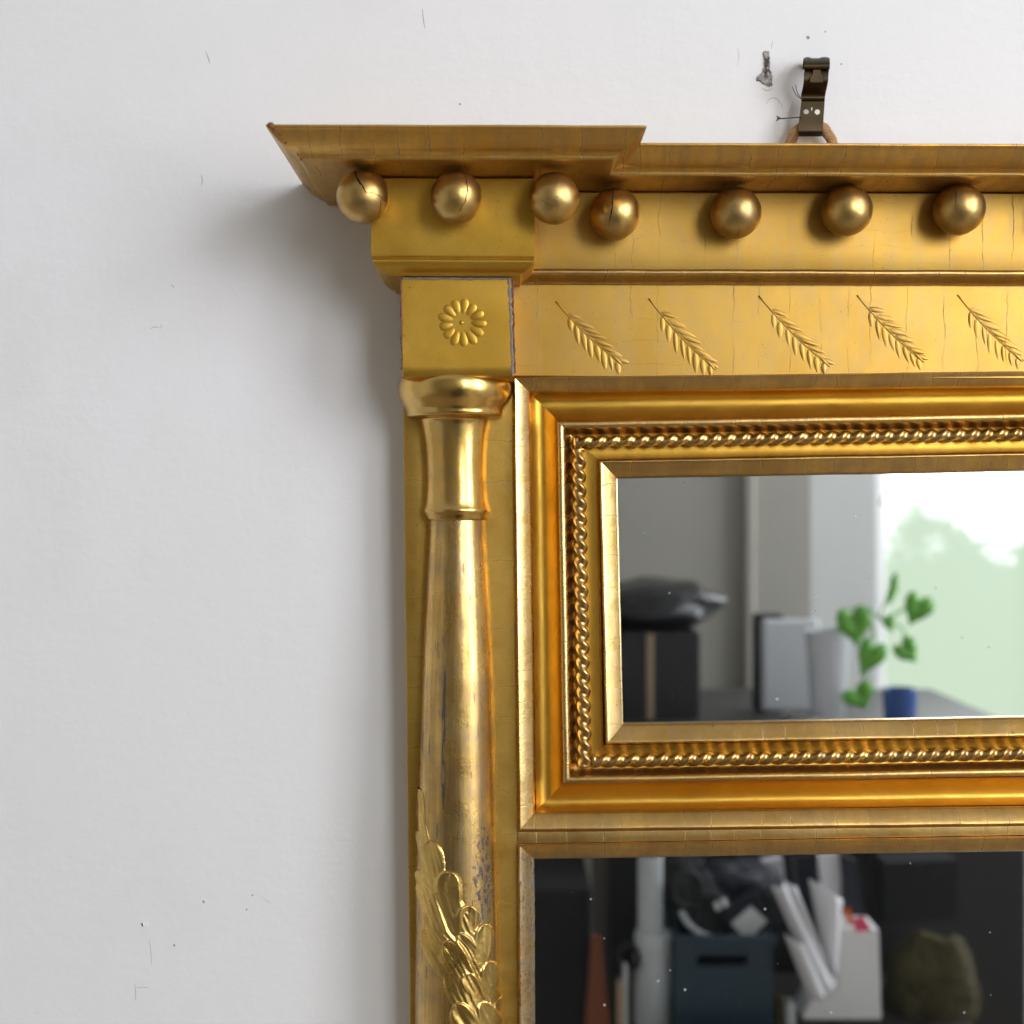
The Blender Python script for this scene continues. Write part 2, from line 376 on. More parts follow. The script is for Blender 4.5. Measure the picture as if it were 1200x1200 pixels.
def leaflet_mesh():
    rows = []
    for i in range(9):
        q = i / 8; wd = math.sin(math.pi * min(1, q ** .75)) ** .8 * .5 + .02; hh = math.sin(math.pi * q ** .8) ** .7
        rows.append([(wd * math.cos(math.pi * k / 6), hh * math.sin(math.pi * k / 6) * .5 - .06, q) for k in range(7)])
    g = G(); g.grid(rows); return g
LEAFLET = leaflet_mesh()
def leaflet(parent, x, z, ang, L, wd, hgt, d, mat, name='leaflet', flip=False):
    """ang: direction of the tip, 0 = up, clockwise positive, in the wall plane"""
    vs = []
    for (a, b, c) in LEAFLET.v:
        if flip: c = 1 - c
        lx, lz = a * wd, c * L
        X = x + lx * math.cos(ang) + lz * math.sin(ang) ; Z = z - lx * math.sin(ang) + lz * math.cos(ang)
        vs.append(W(X, Z, d + b * hgt))
    return mk(name, vs, LEAFLET.f, mat, parent, ang=180)
sprigs = [((651, 353), (729, 427)), ((760, 349), (838, 432)), ((889, 345), (972, 428)), ((1004, 344), (1082, 422)), ((1122, 343), (1198, 421)), ((1240, 343), (1316, 420))]
for si, ((ax, ay), (bx, by)) in enumerate(sprigs):
    x0, z0 = U(ax, ay, WD); x1, z1 = U(bx, by, WD)
    dx, dz = x1 - x0, z1 - z0; L = math.hypot(dx, dz); ux, uz = dx / L, dz / L; base = math.atan2(dx, dz)
    pts = []
    for i in range(15):
        q = i / 14; bow = 3.0 * math.sin(math.pi * q)
        pts.append(W(x0 + dx * q + uz * bow, z0 + dz * q - ux * bow, WD + .10))
    g = G(); g.tube(pts, [.00045 - .0002 * i / 14 for i in range(15)], 6)
    sp = mk('wheat_sprig', g.v, g.f, M['panel'], ROOT, ang=180)
    n = 8; tw = random.uniform(-.08, .08)
    for i in range(n):
        q = .20 + .70 * i / (n - 1); bow = 3.0 * math.sin(math.pi * q)
        x = x0 + dx * q + uz * bow; z = z0 + dz * q - ux * bow
        ln = (15 + 13 * math.sin(math.pi * min(1, q * 1.05))) * random.uniform(.88, 1.1)
        for sd in (-1, 1):
            jj = random.uniform(-.07, .07)
            leaflet(sp, x + ux * (2 * sd), z + uz * (2 * sd), base + tw + (sd * (.70 - .16 * q) if sd > 0 else -(.56 - .12 * q)) + jj, ln * (.98 if sd > 0 else 1.04), 6.6 * random.uniform(.8, 1.2), 1.15 * random.uniform(.6, 1.25), WD - .08, M['panel'])
    leaflet(sp, x1 - ux * 16, z1 - uz * 16, base, 18, 4.0, 1.6, WD - .1, M['panel'])

# --- rosette blocks over the columns
def rosette_block(m):
    f = (lambda x: mir(x)) if m else (lambda x: x)
    shear(-.003, .014, 535, 330)
    D = 56.0; xl, xr = UX(469, D), UX(600, D); z1, z0 = 254.5, UZ(440, D)
    xs = [xl] * 3 + list(np.linspace(xl, xr, 24)) + [xr] * 3
    ds = [10, 40, D - 1.5] + [D] * 24 + [D - 1.5, 40, 10]
    xs[3] = xl + 1.5; xs[26] = xr - 1.5
    rows = []
    for j in range(22):
        q = j / 21; z = z1 + (z0 - z1) * q
        drop = 0
        k = max(0, (z0 + 7 - z) / 7)
        drop = 1.5 * k ** 2
        kk = 0.6 * max(0, 1 - (z1 - z) / 4) ** 2
        rows.append([W(f(x), z, max(2, d - drop - kk)) for x, d in zip(xs, ds)])
    rows.append([W(f(x), z0 - 1.2, max(2, d - 4)) for x, d in zip(xs, ds)])
    rows.append([W(f(x), z0 - 1.4, 5) for x, d in zip(xs, ds)])
    g = G(); g.grid(rows); b = mk('rosette_block', g.v, g.f, M['block'], ROOT, wob=.00018)
    # rosette, cast in low relief
    cx, cz = U(540, 378, D); cx = f(cx)
    g = G(); rr = []
    for i in range(6):
        th = math.pi / 2 * i / 5; rr.append([W(cx + 2.6 * math.cos(th) * math.cos(k * math.pi / 5), cz + 2.6 * math.cos(th) * math.sin(k * math.pi / 5), D - .1 + .75 * math.sin(th)) for k in range(10)])
    g.grid(rr, closed_u=True); mk('rosette_boss', g.v, g.f, M['block'], b, ang=180)
    for k in range(13):
        a = 2 * math.pi * k / 13 + .16
        r0 = 8.0
        leaflet(b, cx + r0 * math.sin(a), cz + r0 * math.cos(a), a, 20.0 * random.uniform(.88, 1.08), 10.2, 1.3 * random.uniform(.75, 1.2), D - .2, M['block'], 'petal', True)
    # bare edges where gilding and gesso have flaked away
    for (pa, pb, wdt, mt, nm, seed) in [((596.4, 326), (599.2, 438), 2.0, 'gesso', 'flaked_edge', 3), ((600.4, 327), (601.6, 437), 1.1, 'bole', 'flaked_edge', 5), ((469.2, 328), (469.6, 434), 1.6, 'bole', 'flaked_edge', 8)]:
        g = G(); random.seed(seed); rows = []
        for i in range(41):
            q = i / 40; x, z = U(pa[0] + (pb[0] - pa[0]) * q, pa[1] + (pb[1] - pa[1]) * q, D)
            wj = wdt * (random.uniform(.5, 1.25)) * (1.3 if q < .2 else 1) * (.35 + .65 * abs(math.sin(q * 9 + seed)) if mt == 'bole' and seed == 8 else 1)
            x += random.uniform(-.5, .5)
            rows.append([W(f(x - wj), z, D - .15), W(f(x - wj * .4), z, D + .32), W(f(x + wj * .4), z, D + .28), W(f(x + wj), z, D - .3)])
        g.grid(rows); mk(nm, g.v, g.f, M[mt], b, ang=60)
    random.seed(11)
    g = G(); rows = []
    for i in range(60):
        q = i / 59; x = xl + 2 + (xr - xl - 4) * q; hh = random.uniform(.2, 1.0) * (1.7 if .15 < q < .75 else 1.0)
        rows.append([W(f(x), z1 - .2, D + .1), W(f(x), z1 - .8, D + .45), W(f(x), z1 - 1.2 - hh, D + .28), W(f(x), z1 - 1.8 - hh, D - .8)])
    g.grid(rows); mk('flaked_edge', g.v, g.f, M['gesso'], b, ang=60)
rosette_block(0); rosette_block(1)

# --- carcass behind: stiles, top and bottom rails
SD = 24.0
def stile(m):
    f = (lambda x: mir(x)) if m else (lambda x: x)
    shear(.012, .0115, 600, 440)
    xl = UX(471.5, SD); xr = UX(602, SD)
    prof = [(xl, 1), (xl, SD - 1.2), (xl + .7, SD - .3), (xl + 2, SD)] + [(xl + 2 + (xr - xl - 2) * i / 8, SD) for i in range(1, 9)] + [(xr + 6, SD)]
    rows = []
    for j in range(0, 121):
        z = 155 + (-1655 - 155) * j / 120
        rows.append([W(f(x), z, d) for x, d in prof])
    g = G(); g.grid(rows); mk('stile', g.v, g.f, M['stile'], ROOT, wob=.00025)
stile(0); stile(1)

# --- picture-frame style mouldings built from nested rectangles
def frame(name, table, mat, hs, vs, pv, xr_add=0.0, bottoms=True, wob=.0002):
    """table rows: left px, top py, bottom py, depth"""
    rows = []
    for (L, T, B, d) in table:
        x0 = UX(L, d); z1 = UZ(T, d); z0 = UZ(B, d); x1 = mir(x0)
        ring = []
        for (a, b) in (((x0, z1), (x1, z1)), ((x1, z1), (x1, z0)), ((x1, z0), (x0, z0)), ((x0, z0), (x0, z1))):
            n = 100
            for i in range(n):
                q = i / n; ring.append((a[0] + (b[0] - a[0]) * q, a[1] + (b[1] - a[1]) * q, d))
        rows.append(ring)
    shear(hs, vs, *pv)
    rows = [[W(*v) for v in r] for r in rows]
    # four mitred lengths
    objs = []
    for sidx, nm in ((0, 'h'), (1, 'v'), (2, 'h'), (3, 'v')):
        sel = [[r[(sidx * 100 + i) % 400] for i in range(101)] for r in rows]
        g = G(); g.grid(sel)
        mt = mat[0] if nm == 'h' else mat[1]
        objs.append(mk(name, g.v, g.f, M[mt], ROOT, wob=wob))
    return objs
def sm(tab, n=3): return smooth_prof(tab, n)
# sight-edge moulding around the upper opening
t_out = [(599.5, 440.5, 976.5, 23.5)] + sm([(601, 441.6, 974.5, 25.5), (602.6, 442.8, 972.8, 27.8), (604.5, 444.5, 970.5, 28), (612, 452, 962, 25.8), (617.5, 457.5, 955.5, 23.6), (619.8, 459.8, 952.8, 22.2), (620.6, 460.6, 951.8, 20)], 3) + [(621, 461, 951.3, 17.5), (621.6, 461.6, 950.6, 16.6)]
frame('outer_moulding', t_out, ('mould_h', 'mould_v'), .012, .0122, (600, 440))
t_cove = [(621.2, 461.2, 951, 18)] + sm([(622, 462.4, 949.8, 14), (624.5, 465, 946.5, 11.2), (630, 470, 941.5, 9.2), (637, 477, 935, 9.0), (644, 484, 927.5, 10.6), (649.5, 489.5, 922.5, 13.0), (652, 492.5, 919.8, 15.6), (653, 493.8, 918.8, 18.6)], 3)
frame('cove', t_cove, ('cove', 'cove'), .014, .014, (620, 460))
HS, VS, PV = .0178, .0165, (653, 494)
t_lip = sm([(652.6, 493.4, 919.2, 17.6), (653.2, 494, 918.6, 20.2), (655, 496, 916.6, 21.2), (658.5, 499.6, 913, 21.2), (661.2, 502.4, 910.2, 20), (663.2, 505, 907.6, 16.8), (666, 508, 904, 13.6), (669, 510.5, 901, 12.4)], 3)
frame('inner_frame_lip', t_lip, ('mould_h', 'mould_v'), HS, VS, PV)
t_tr = [(668.6, 510.2, 901.4, 12.5), (680, 520, 892, 11.4), (690, 530, 884, 11.2), (698, 537, 877, 12), (700.4, 539.6, 874, 13.2)]
frame('rope_channel', t_tr, ('cove', 'cove'), HS, VS, PV)
t_slip = sm([(700, 539.2, 874.4, 12.8), (700.8, 540.2, 873.4, 15.4), (702.2, 541.6, 871.8, 16.4), (704.2, 543.6, 869.8, 16.3), (709, 548.5, 864.5, 15.0), (715, 555, 857.5, 13.2), (719.6, 559.6, 852, 11.6)], 3) + [(721, 561.2, 850.2, 10.4), (721.8, 562, 849.2, 8.6), (722, 562.2, 849, 6.6)]
frame('sight_slip', t_slip, ('slip', 'mould_v'), HS, VS + .007, PV)
# upper glass plate
shear(HS, VS, *PV)
def plate(name, L, T, B, d, label):
    x0, z1, z0 = UX(L, d), UZ(T, d), UZ(B, d); x1 = mir(x0)
    vs = [W(x, z, dd) for dd in (d - 2, d) for z in (z0, z1) for x in (x0, x1)]
    return mk(name, vs, [(0, 2, 3, 1), (4, 5, 7, 6), (0, 1, 5, 4), (2, 6, 7, 3), (0, 4, 6, 2), (1, 3, 7, 5)], M['glass'], ROOT, smooth=False, label=label)
plate('glass_plate', 716, 556, 856, 6.9, 'small upper mirror plate, specked with age')

# rope moulding, two-strand twist
def rope(pts_a, pts_b, name='rope_moulding'):
    a = np.array(pts_a); b = np.array(pts_b); L = np.linalg.norm(b - a) * 1000
    n = int(L / .55); rows = []
    tdir = (b - a) / np.linalg.norm(b - a); up = np.array((0, -1.0, 0)); sd = np.cross(tdir, up)
    ph = 0.0
    for i in range(n + 1):
        c = a + (b - a) * i / n
        s_mm = L * i / n
        wj = .15 * mnoise.noise(Vector((s_mm * .09, a[0] * 40, a[2] * 40)))
        ring = []
        for k in range(18):
            th = 2 * math.pi * k / 18
            rr = .0034 * (1 + .22 * math.cos(2 * th - 2 * math.pi * s_mm / 8.2 + wj * 4) + .045 * math.cos(2 * math.pi * s_mm / 8.2 + 1.6 + wj * 4) + wj * .5)
            ring.append(tuple(c + (sd * math.cos(th) + up * math.sin(th)) * rr))
        rows.append(ring)
    for end in (0, -1):
        c = np.mean(np.array(rows[end]), axis=0); dirv = -tdir if end == 0 else tdir
        extra = [[tuple(c + (np.array(v) - c) * k + dirv * e_) for v in rows[end]] for k, e_ in ((.8, .0008), (.45, .0014), (.05, .0016))]
        rows = extra[::-1] + rows if end == 0 else rows + extra
    g = G(); g.grid(rows, closed_u=True); return mk(name, g.v, g.f, M['rope'], ROOT, ang=180, wob=.00012, wobs=120)
shear(.0185, .020, 678, 518)
rd = 14.6
xl, xr = UX(678, rd), mir(UX(678, rd)); z1, z0 = UZ(518.5, rd), UZ(893, rd)
rope(W(xl - 3, z1, rd), W(xr + 3, z1, rd)); rope(W(xl, z1 - 8, rd), W(xl, z0 - 4, rd)); rope(W(xr, z1 - 8, rd), W(xr, z0 - 4, rd)); rope(W(xl + 10, z0 + 1, rd), W(xr - 10, z0 + 1, rd))

# rail between the plates + slip of the lower plate
shear(.0165, .0122, 600, 976)
x0, x1 = UX(607, SD), mir(UX(607, SD))
pr = [(UZ(974.5, 25), 23.0), (UZ(975.5, 25), 24.6), (UZ(982, 25), 24.9), (UZ(988.5, 25), 24.6), (UZ(991, 25), 23)]
rows = [[W(x0 + (x1 - x0) * i / 120, z, d) for i in range(121)] for z, d in pr]
g = G(); g.grid(rows); mk('middle_rail', g.v, g.f, M['mould_h'], ROOT, wob=.0002)
t_low = [(606, 988.4, 2112, 23.4)] + sm([(606.6, 989, 2111, 25.6), (608.4, 990.6, 2109, 27), (611.5, 993, 2106, 26.4), (617, 998, 2100, 24.2), (623, 1003, 2094, 21.0)], 3) + [(625.4, 1005.4, 2091.4, 19), (626.2, 1006.4, 2090.2, 15), (626.4, 1006.6, 2090, 11)]
frame('lower_slip', t_low, ('mould_h', 'sliplow'), .0160, .0045, (626, 1006))
shear(.016, .0045, 626, 1006)
plate('glass_plate', 620, 1000, 2096, 11.3, 'large lower mirror plate, darker and cloudier at its edge')
shear(.012, .0115, 600, 440)
g = G(); g.grid([[W(x0 + (x1 - x0) * i / 60, z, d) for i in range(61)] for z, d in ((UZ(2108, 24), 24), (-1560, 24), (-1640, 24), (-1655, 22), (-1655, 1))])
mk('bottom_rail', g.v, g.f, M['stile'], ROOT, wob=.0002)

# --- columns
AX_D = 24.0
def rad_at(py):   # half width in half-mm, centre x px
    T = [(608, 32.2, 536.0), (650, 34.4, 536.6), (700, 37.0, 537.2), (800, 41.6, 537.4), (900, 44.0, 536.9), (960, 45.5, 536.4), (1050, 47.4, 536.2), (1200, 49.0, 537.2), (1350, 49.6, 538.5)]
    for (a, b) in zip(T[:-1], T[1:]):
        if py <= b[0]:
            q = (py - a[0]) / (b[0] - a[0]); return a[1] + (b[1] - a[1]) * q + 1.6, a[2] + (b[2] - a[2]) * q - 1.2
    return T[-1][1] + 1.6, T[-1][2] - 1.2
def half_ring(cx, z, r, f, m=48, flat=1.0):
    out = []
    for k in range(m + 1):
        th = math.pi * k / m
        out.append(W(f(cx - r * math.cos(th)), z, AX_D + flat * .5 * r * math.sin(th) - .3))
    return out
def column(m, up=1):
    f = (lambda x: mir(x)) if m else (lambda x: x)
    fz = lambda z: z
    SH[:] = [0, 0, 0, 0]
    fd = AX_D + 20
    # shaft, top to bottom
    rows = []
    for i in range(301):
        py = 608 + (1350 - 608) * 2 * i / 300
        pm = py if py <= 1350 else 2700 - py
        r, c = rad_at(pm); s = (CAM_D - (AX_D + r * .1)) / CAM_D
        c2 = c + (0.0 if py <= 1350 else (py - 1350) * .006)
        rows.append(half_ring((c2 - 600) * s, (600 - py) * .955, r * s, f))
    g = G(); g.grid(rows); sh = mk('column_shaft', g.v, g.f, M['shaft'], ROOT, wob=.0004, wobs=22)
    for end in (0, 1):
        P = smooth_prof([(66, 486.5), (0, 0)][:0] or [(50, 437.5), (57, 438.2), (63, 442), (66.2, 450), (66.2, 459), (63.5, 468), (59.5, 475), (56.8, 480.5), (56.2, 485.5), (54.8, 488)], 3) + smooth_prof([(50, 489.5), (43, 491.0), (40.6, 494), (39.0, 500), (36.8, 515), (35.2, 535), (34.8, 555), (35.2, 575), (36.2, 587), (38.0, 594), (39.2, 597.5), (38.8, 600.5)], 3) + smooth_prof([(37.4, 602.4), (36.2, 606.0), (34.8, 609), (31, 609.8)], 3)
        rows = []
        for (r, py) in P:
            c = 532.0 + (py - 440) * .017; r += 1.6
            dd = AX_D + r * .15; s = (CAM_D - dd) / CAM_D
            z = (600 - py) * s
            if end: z = 2 * (-1350 * .955 + 600 * .955 + 0) - z
            rows.append(half_ring((c - 600) * s, z, r * s, f, 56))
        g = G(); g.grid(rows); mk('column_capital' if not end else 'column_base', g.v, g.f, M['capital'], ROOT, wob=.0002, wobs=40, ang=50)
    return sh
SHAFT = column(0); SHAFT2 = column(1)

# --- acanthus leaf wrapping the column: carved relief as a height field over the shaft
def acanthus(m):
    f = (lambda x: mir(x)) if m else (lambda x: x)
    SH[:] = [0, 0, 0, 0]
    # lobes: base (px,py), tip (px,py), half width px, height mm
    Lb = [((516, 1023), (508.5, 980), 10.5, 1.9), ((530, 1062), (531, 1013), 13, 2.3), ((510, 1040), (493, 1018), 9, 1.5), ((517, 1065), (496, 1030), 11, 1.4),
          ((548, 1090), (553, 1053), 11.5, 2.2), ((566, 1128), (570, 1077), 10, 2.0), ((566, 1122), (541, 1084), 8, 2.4), ((538, 1140), (502, 1082), 12, 2.1),
          ((549, 1140), (527, 1092), 9.5, 2.3), ((577, 1166), (574, 1122), 9, 2.0), ((566, 1160), (547, 1130), 9, 1.7), ((566, 1214), (538, 1163), 12, 2.3), ((582, 1208), (566, 1166), 8.5, 2.1),
          ((588, 1210), (584, 1172), 7, 1.8), ((590, 1262), (566, 1216), 11, 2.2), ((592, 1250), (588, 1212), 8, 1.9), ((528, 1105), (505, 1062), 9, 1.5), ((556, 1186), (528, 1128), 9, 1.3),
          ((586, 1240), (556, 1190), 10, 1.8), ((505, 1010), (491, 975), 5.5, 1.2), ((499, 990), (489, 935), 3.2, .9), ((500, 990), (496, 925), 2.6, .8)]
    rib = [(493, 955), (500, 1000), (511, 1045), (525, 1082), (541, 1100), (553, 1125), (567, 1158), (584, 1195), (602, 1240), (612, 1275)]
    def bodyw(py): return float(np.interp(py, [940, 985, 1010, 1050, 1120, 1200, 1270], [2, 9, 14, 17, 19, 20, 4]))
    NU, NV = 190, 700
    py = np.linspace(925, 1278, NV)[:, None] * np.ones((1, NU))
    px0 = np.zeros((NV, NU)); TH = np.linspace(.02, math.pi - .02, NU)
    rc = np.array([rad_at(min(v, 1350)) for v in py[:, 0]])
    px = rc[:, 1][:, None] - rc[:, 0][:, None] * np.cos(TH)[None, :]
    # unroll a little so that lobes near the sides do not thin out
    H = np.full((NV, NU), -1.0)
    rx = np.interp(py[:, 0], [q[1] for q in rib], [q[0] for q in rib])[:, None]
    bw = np.array([bodyw(v) for v in py[:, 0]])[:, None]
    e = np.abs(px - rx) / bw
    grain = np.zeros((NV, NU))
    for i in range(0, NV):
        for j in range(0, NU, 2):
            v = mnoise.noise(Vector((px[i, j] * .16, py[i, j] * .075, 3))) + .6 * mnoise.noise(Vector((px[i, j] * .4, py[i, j] * .2, 9)))
            grain[i, j] = v
            if j + 1 < NU: grain[i, j + 1] = v
    bc = np.interp(py[:, 0], [940, 985, 1010, 1050, 1090, 1130, 1170, 1200, 1240, 1278], [492, 499, 508, 520, 538, 548, 566, 574, 590, 604])[:, None]
    bh = np.interp(py[:, 0], [940, 985, 1010, 1050, 1090, 1130, 1170, 1200, 1240, 1278], [2.5, 8, 15, 26, 30, 29, 24, 22, 16, 4])[:, None]
    e = np.abs(px - bc) / bh
    fold = .22 * np.cos((px - rx) * .95 + 1.6 * grain)
    body = np.where(e < 1, (.85 + fold) * np.clip((1 - e) * 5, 0, 1) ** .6 + .12, -1)
    H = np.maximum(H, body)
    for ((bx, by), (tx, ty), hw, hh) in Lb:
        dx, dy = tx - bx, ty - by; L = math.hypot(dx, dy); ux, uy = dx / L, dy / L
        a = ((px - bx) * ux + (py - by) * uy) / L; b = (-(px - bx) * uy + (py - by) * ux) / (hw * 1.38)
        b = b + .22 * np.sin(a * 2.4)
        aa = np.clip(a, 0, 1.0)
        wd = np.where(aa < .6, .55 + .45 * np.sin(aa / .6 * math.pi / 2), np.sqrt(np.clip(1 - ((aa - .6) / .4) ** 2, 0, 1)))
        wd = np.where((a < -.12) | (a > 1), 0, wd)
        u = np.abs(b) / np.maximum(wd, 1e-3)
        prof = np.where(u < 1, (.38 + .62 * np.clip(1 - np.abs(u - .58) / .42, 0, 1) ** .8 * np.where(u > .58, 1, .75) + .12 * (1 - u)), -1)
        prof = np.where(u < 1, prof - .22 * np.exp(-(u / .13) ** 2) - .10 * np.cos(b * 11 + a * 3) * (u < .8), prof)
        edge = np.clip((1 - u) * 4, 0, 1)
        lift = .35 + .65 * np.clip(a, 0, 1)
        h = np.where(u < 1, hh * 1.15 * prof * lift * (.45 + .55 * edge), -1)
        H = np.maximum(H, np.where(wd > .02, h, -1))
    ribd = np.abs(px - rx)
    H = np.where((H > -.5) & (ribd < 3.2) & (py > 1040), H + .75 * np.cos(ribd / 3.2 * math.pi / 2), H)
    H = np.where((H > -.5) & (np.abs(ribd - 5) < 1.6) & (py > 1040), H - .45, H)
    H = np.where(H > -.5, H + .16 * grain, H)
    # soften
    Hs = H.copy()
    for _ in range(2):
        Hs[1:-1, 1:-1] = (Hs[1:-1, 1:-1] * 2 + Hs[:-2, 1:-1] + Hs[2:, 1:-1] + Hs[1:-1, :-2] + Hs[1:-1, 2:]) / 6
    H = Hs
    vs = []; idx = -np.ones((NV, NU), int); keep = H > -.72
    for i in range(NV):
        pyv = py[i, 0]; r, c = rc[i]; s = (CAM_D - (AX_D + r * .1)) / CAM_D
        for j in range(NU):
            if keep[i, j]:
                idx[i, j] = len(vs)
                rr = r * s + H[i, j] * 1.45
                vs.append(W(f((c - 600) * s - rr * math.cos(TH[j])), (600 - pyv) * .955, AX_D + .5 * rr * math.sin(TH[j]) - .3))
    fs = []
    for i in range(NV - 1):
        for j in range(NU - 1):
            q = (idx[i, j], idx[i, j + 1], idx[i + 1, j + 1], idx[i + 1, j])
            if min(q) >= 0: fs.append(q)
    mk('acanthus_leaf', vs, fs, M['leaf'], ROOT, ang=180)
acanthus(0)

# --- gilt balls under the cornice
shear(0, 0)
def ball(px, py, rpx, d, cracks=(), seed=0):
    x, z = U(px, py, d); r = rpx * (CAM_D - d) / CAM_D * .5     # mm
    c = Vector(W(x, z, d)); rw = r / 1000
    rows = []
    for i in range(25):
        th = math.pi * i / 24
        ring = []
        for k in range(48):
            ph = 2 * math.pi * k / 48
            v = Vector((math.sin(th) * math.cos(ph), math.sin(th) * math.sin(ph), math.cos(th)))
            q = 1 + .022 * mnoise.noise(v * 1.6 + Vector((seed * 7.1, 0, 0))) + .004 * mnoise.noise(v * 7 + Vector((0, seed * 3, 0)))
            ring.append(tuple(c + v * rw * q))
        rows.append(ring)
    g = G(); g.grid(rows, closed_u=True); b = mk('ball', g.v, g.f, M['ball'], ROOT, ang=180)
    vd = (Vector(cam.location) - c).normalized(); rt = Vector((0, 0, 1)).cross(vd).normalized() ; up = vd.cross(rt)
    for (pl, wd) in cracks:
        pl = densify(pl, 4); rows = []
        for i, (u, v) in enumerate(pl):
            u += random.uniform(-.008, .008); v += random.uniform(-.008, .008)
            nrm = rt * u + up * v + vd * math.sqrt(max(.02, 1 - u * u - v * v)); nrm.normalize()
            a = pl[max(0, i - 1)]; b_ = pl[min(len(pl) - 1, i + 1)]
            tg = (rt * (b_[0] - a[0]) + up * (b_[1] - a[1])); sd = nrm.cross(tg).normalized()
            q = 1 + .022 * mnoise.noise(nrm * 1.6 + Vector((seed * 7.1, 0, 0))) + .004 * mnoise.noise(nrm * 7 + Vector((0, seed * 3, 0)))
            ww = wd * math.sin(math.pi * (.12 + .83 * i / (len(pl) - 1))) * random.uniform(.7, 1.2)
            p_ = c + nrm * rw * (q + .004)
            rows.append([tuple(p_ - sd * rw * ww), tuple(c + nrm * rw * (q + .006)), tuple(p_ + sd * rw * ww)])
        g = G(); g.grid(rows); mk('crack', g.v, g.f, M['crack'], b, ang=180)
def cr(cx, cy, r, pts): return [((x - cx) / r, (cy - y) / r) for x, y in pts]
ball(425.5, 230.5, 31.0, 80, [(cr(404, 331, 94, [(376, 243), (380, 262), (392, 283), (402, 292), (410, 312), (418, 318)]), .034), (cr(404, 331, 94, [(416, 317), (440, 317), (462, 328), (486, 350)]), .017), (cr(404, 331, 94, [(466, 332), (463, 370), (458, 392), (446, 410)]), .017)], 1)
ball(535, 231.5, 30.6, 80, [(cr(735, 335, 92, [(758, 246), (768, 275), (773, 310), (766, 345), (752, 368), (744, 386)]), .02)], 2)
ball(649, 232.5, 30.2, 80, [(cr(1078, 338, 91, [(1022, 338), (1045, 350), (1060, 366)]), .006), (cr(1078, 338, 91, [(1098, 398), (1112, 416)]), .008)], 3)
ball(720.5, 251, 30, 49, [(cr(207, 384, 88, [(203, 298), (200, 330), (198, 360), (192, 395), (184, 424)]), .026)], 4)
ball(862.5, 249.5, 29.8, 49, [(cr(622, 380, 88, [(578, 305), (590, 318), (600, 322)]), .008), (cr(622, 380, 88, [(628, 430), (630, 452), (616, 466)]), .008)], 5)
ball(992.5, 247, 29.6, 49, [], 6)
ball(1124, 245.5, 29.6, 49, [(cr(0, 0, 1, [(-.2, -.9), (-.1, -.5), (-.16, 0)]), .012)], 7)
ball(1256, 244, 29.6, 49, [], 8)

# ================================================================== hook, cord, thread on the wall
HK = thing('picture_hook', 'dark bronze S-bent picture rail hook on the white wall', 'hook', W(350, 470, 0))
def hk(px, py, d): return W(*U(px, py, d), d)
def strip(rows_def, th=.9, nseg=12, mod=None):
    """rows: (px left, px right, py, d) -> bent sheet with thickness"""
    front, back = [], []
    R_ = smooth_prof(rows_def, 5)
    g = G(); rows = []
    for (a, b, py, d) in R_:
        fr = [hk(a + (b - a) * i / nseg, py, d) for i in range(nseg + 1)]
        bk = [hk(a + (b - a) * i / nseg, py, d - th) for i in range(nseg, -1, -1)]
        rows.append(fr + bk)
    g.grid(rows, closed_u=True, cap=True); return g
# S-bent strap with two round holes near its foot
rows_def = [(943.5, 972, 79, 17), (942.2, 971, 86, 18.2), (941.8, 970.4, 95, 18), (940.6, 969, 103, 15), (939, 967.4, 110, 11), (938.6, 966.6, 115, 10), (939, 966.4, 119, 11.5)]
g = strip(rows_def); mk('strap', g.v, g.f, M['hook'], HK, ang=50)
# lower plate: grid with holes cut
g = G(); NX, NY = 44, 70; idx = {}
def lp(u, v):
    py = 119 + 43 * v; a = 939 + (935.8 - 939) * min(1, v * 1.6); b = 966.4 + (963.6 - 966.4) * v
    d = 11.5 + 1.2 * math.sin(v * 2.2) + (7.5 * max(0, (v - .80) / .20) ** 1.6)
    py -= 2.0 * max(0, (v - .8) / .2) ** 2
    return a + (b - a) * u, py, d
for sd, off in (('f', 0), ('b', -.9)):
    for i in range(NX + 1):
        for j in range(NY + 1):
            px, py, d = lp(i / NX, j / NY); idx[sd, i, j] = len(g.v); g.v.append(hk(px, py, d + off))
def hole(i, j):
    px, py, d = lp((i + .5) / NX, (j + .5) / NY)
    return math.hypot(px - 944.6, py - 131) < 3.0 or math.hypot(px - 957.8, py - 131.4) < 3.0 or (abs(px - 951.2) < .55 and 126 < py < 129.5)
for i in range(NX):
    for j in range(NY):
        if hole(i, j): continue
        q = lambda s: [idx[s, i, j], idx[s, i + 1, j], idx[s, i + 1, j + 1], idx[s, i, j + 1]]
        g.f.append(q('f')); g.f.append(q('b')[::-1])
        for (di, dj, e) in ((-1, 0, ((i, j), (i, j + 1))), (1, 0, ((i + 1, j), (i + 1, j + 1))), (0, -1, ((i, j), (i + 1, j))), (0, 1, ((i, j + 1), (i + 1, j + 1)))):
            ii, jj = i + di, j + dj
            if not (0 <= ii < NX and 0 <= jj < NY) or hole(ii, jj):
                g.f.append((idx['f', e[0][0], e[0][1]], idx['f', e[1][0], e[1][1]], idx['b', e[1][0], e[1][1]], idx['b', e[0][0], e[0][1]]))
mk('foot_plate', g.v, g.f, M['hook'], HK, ang=40)
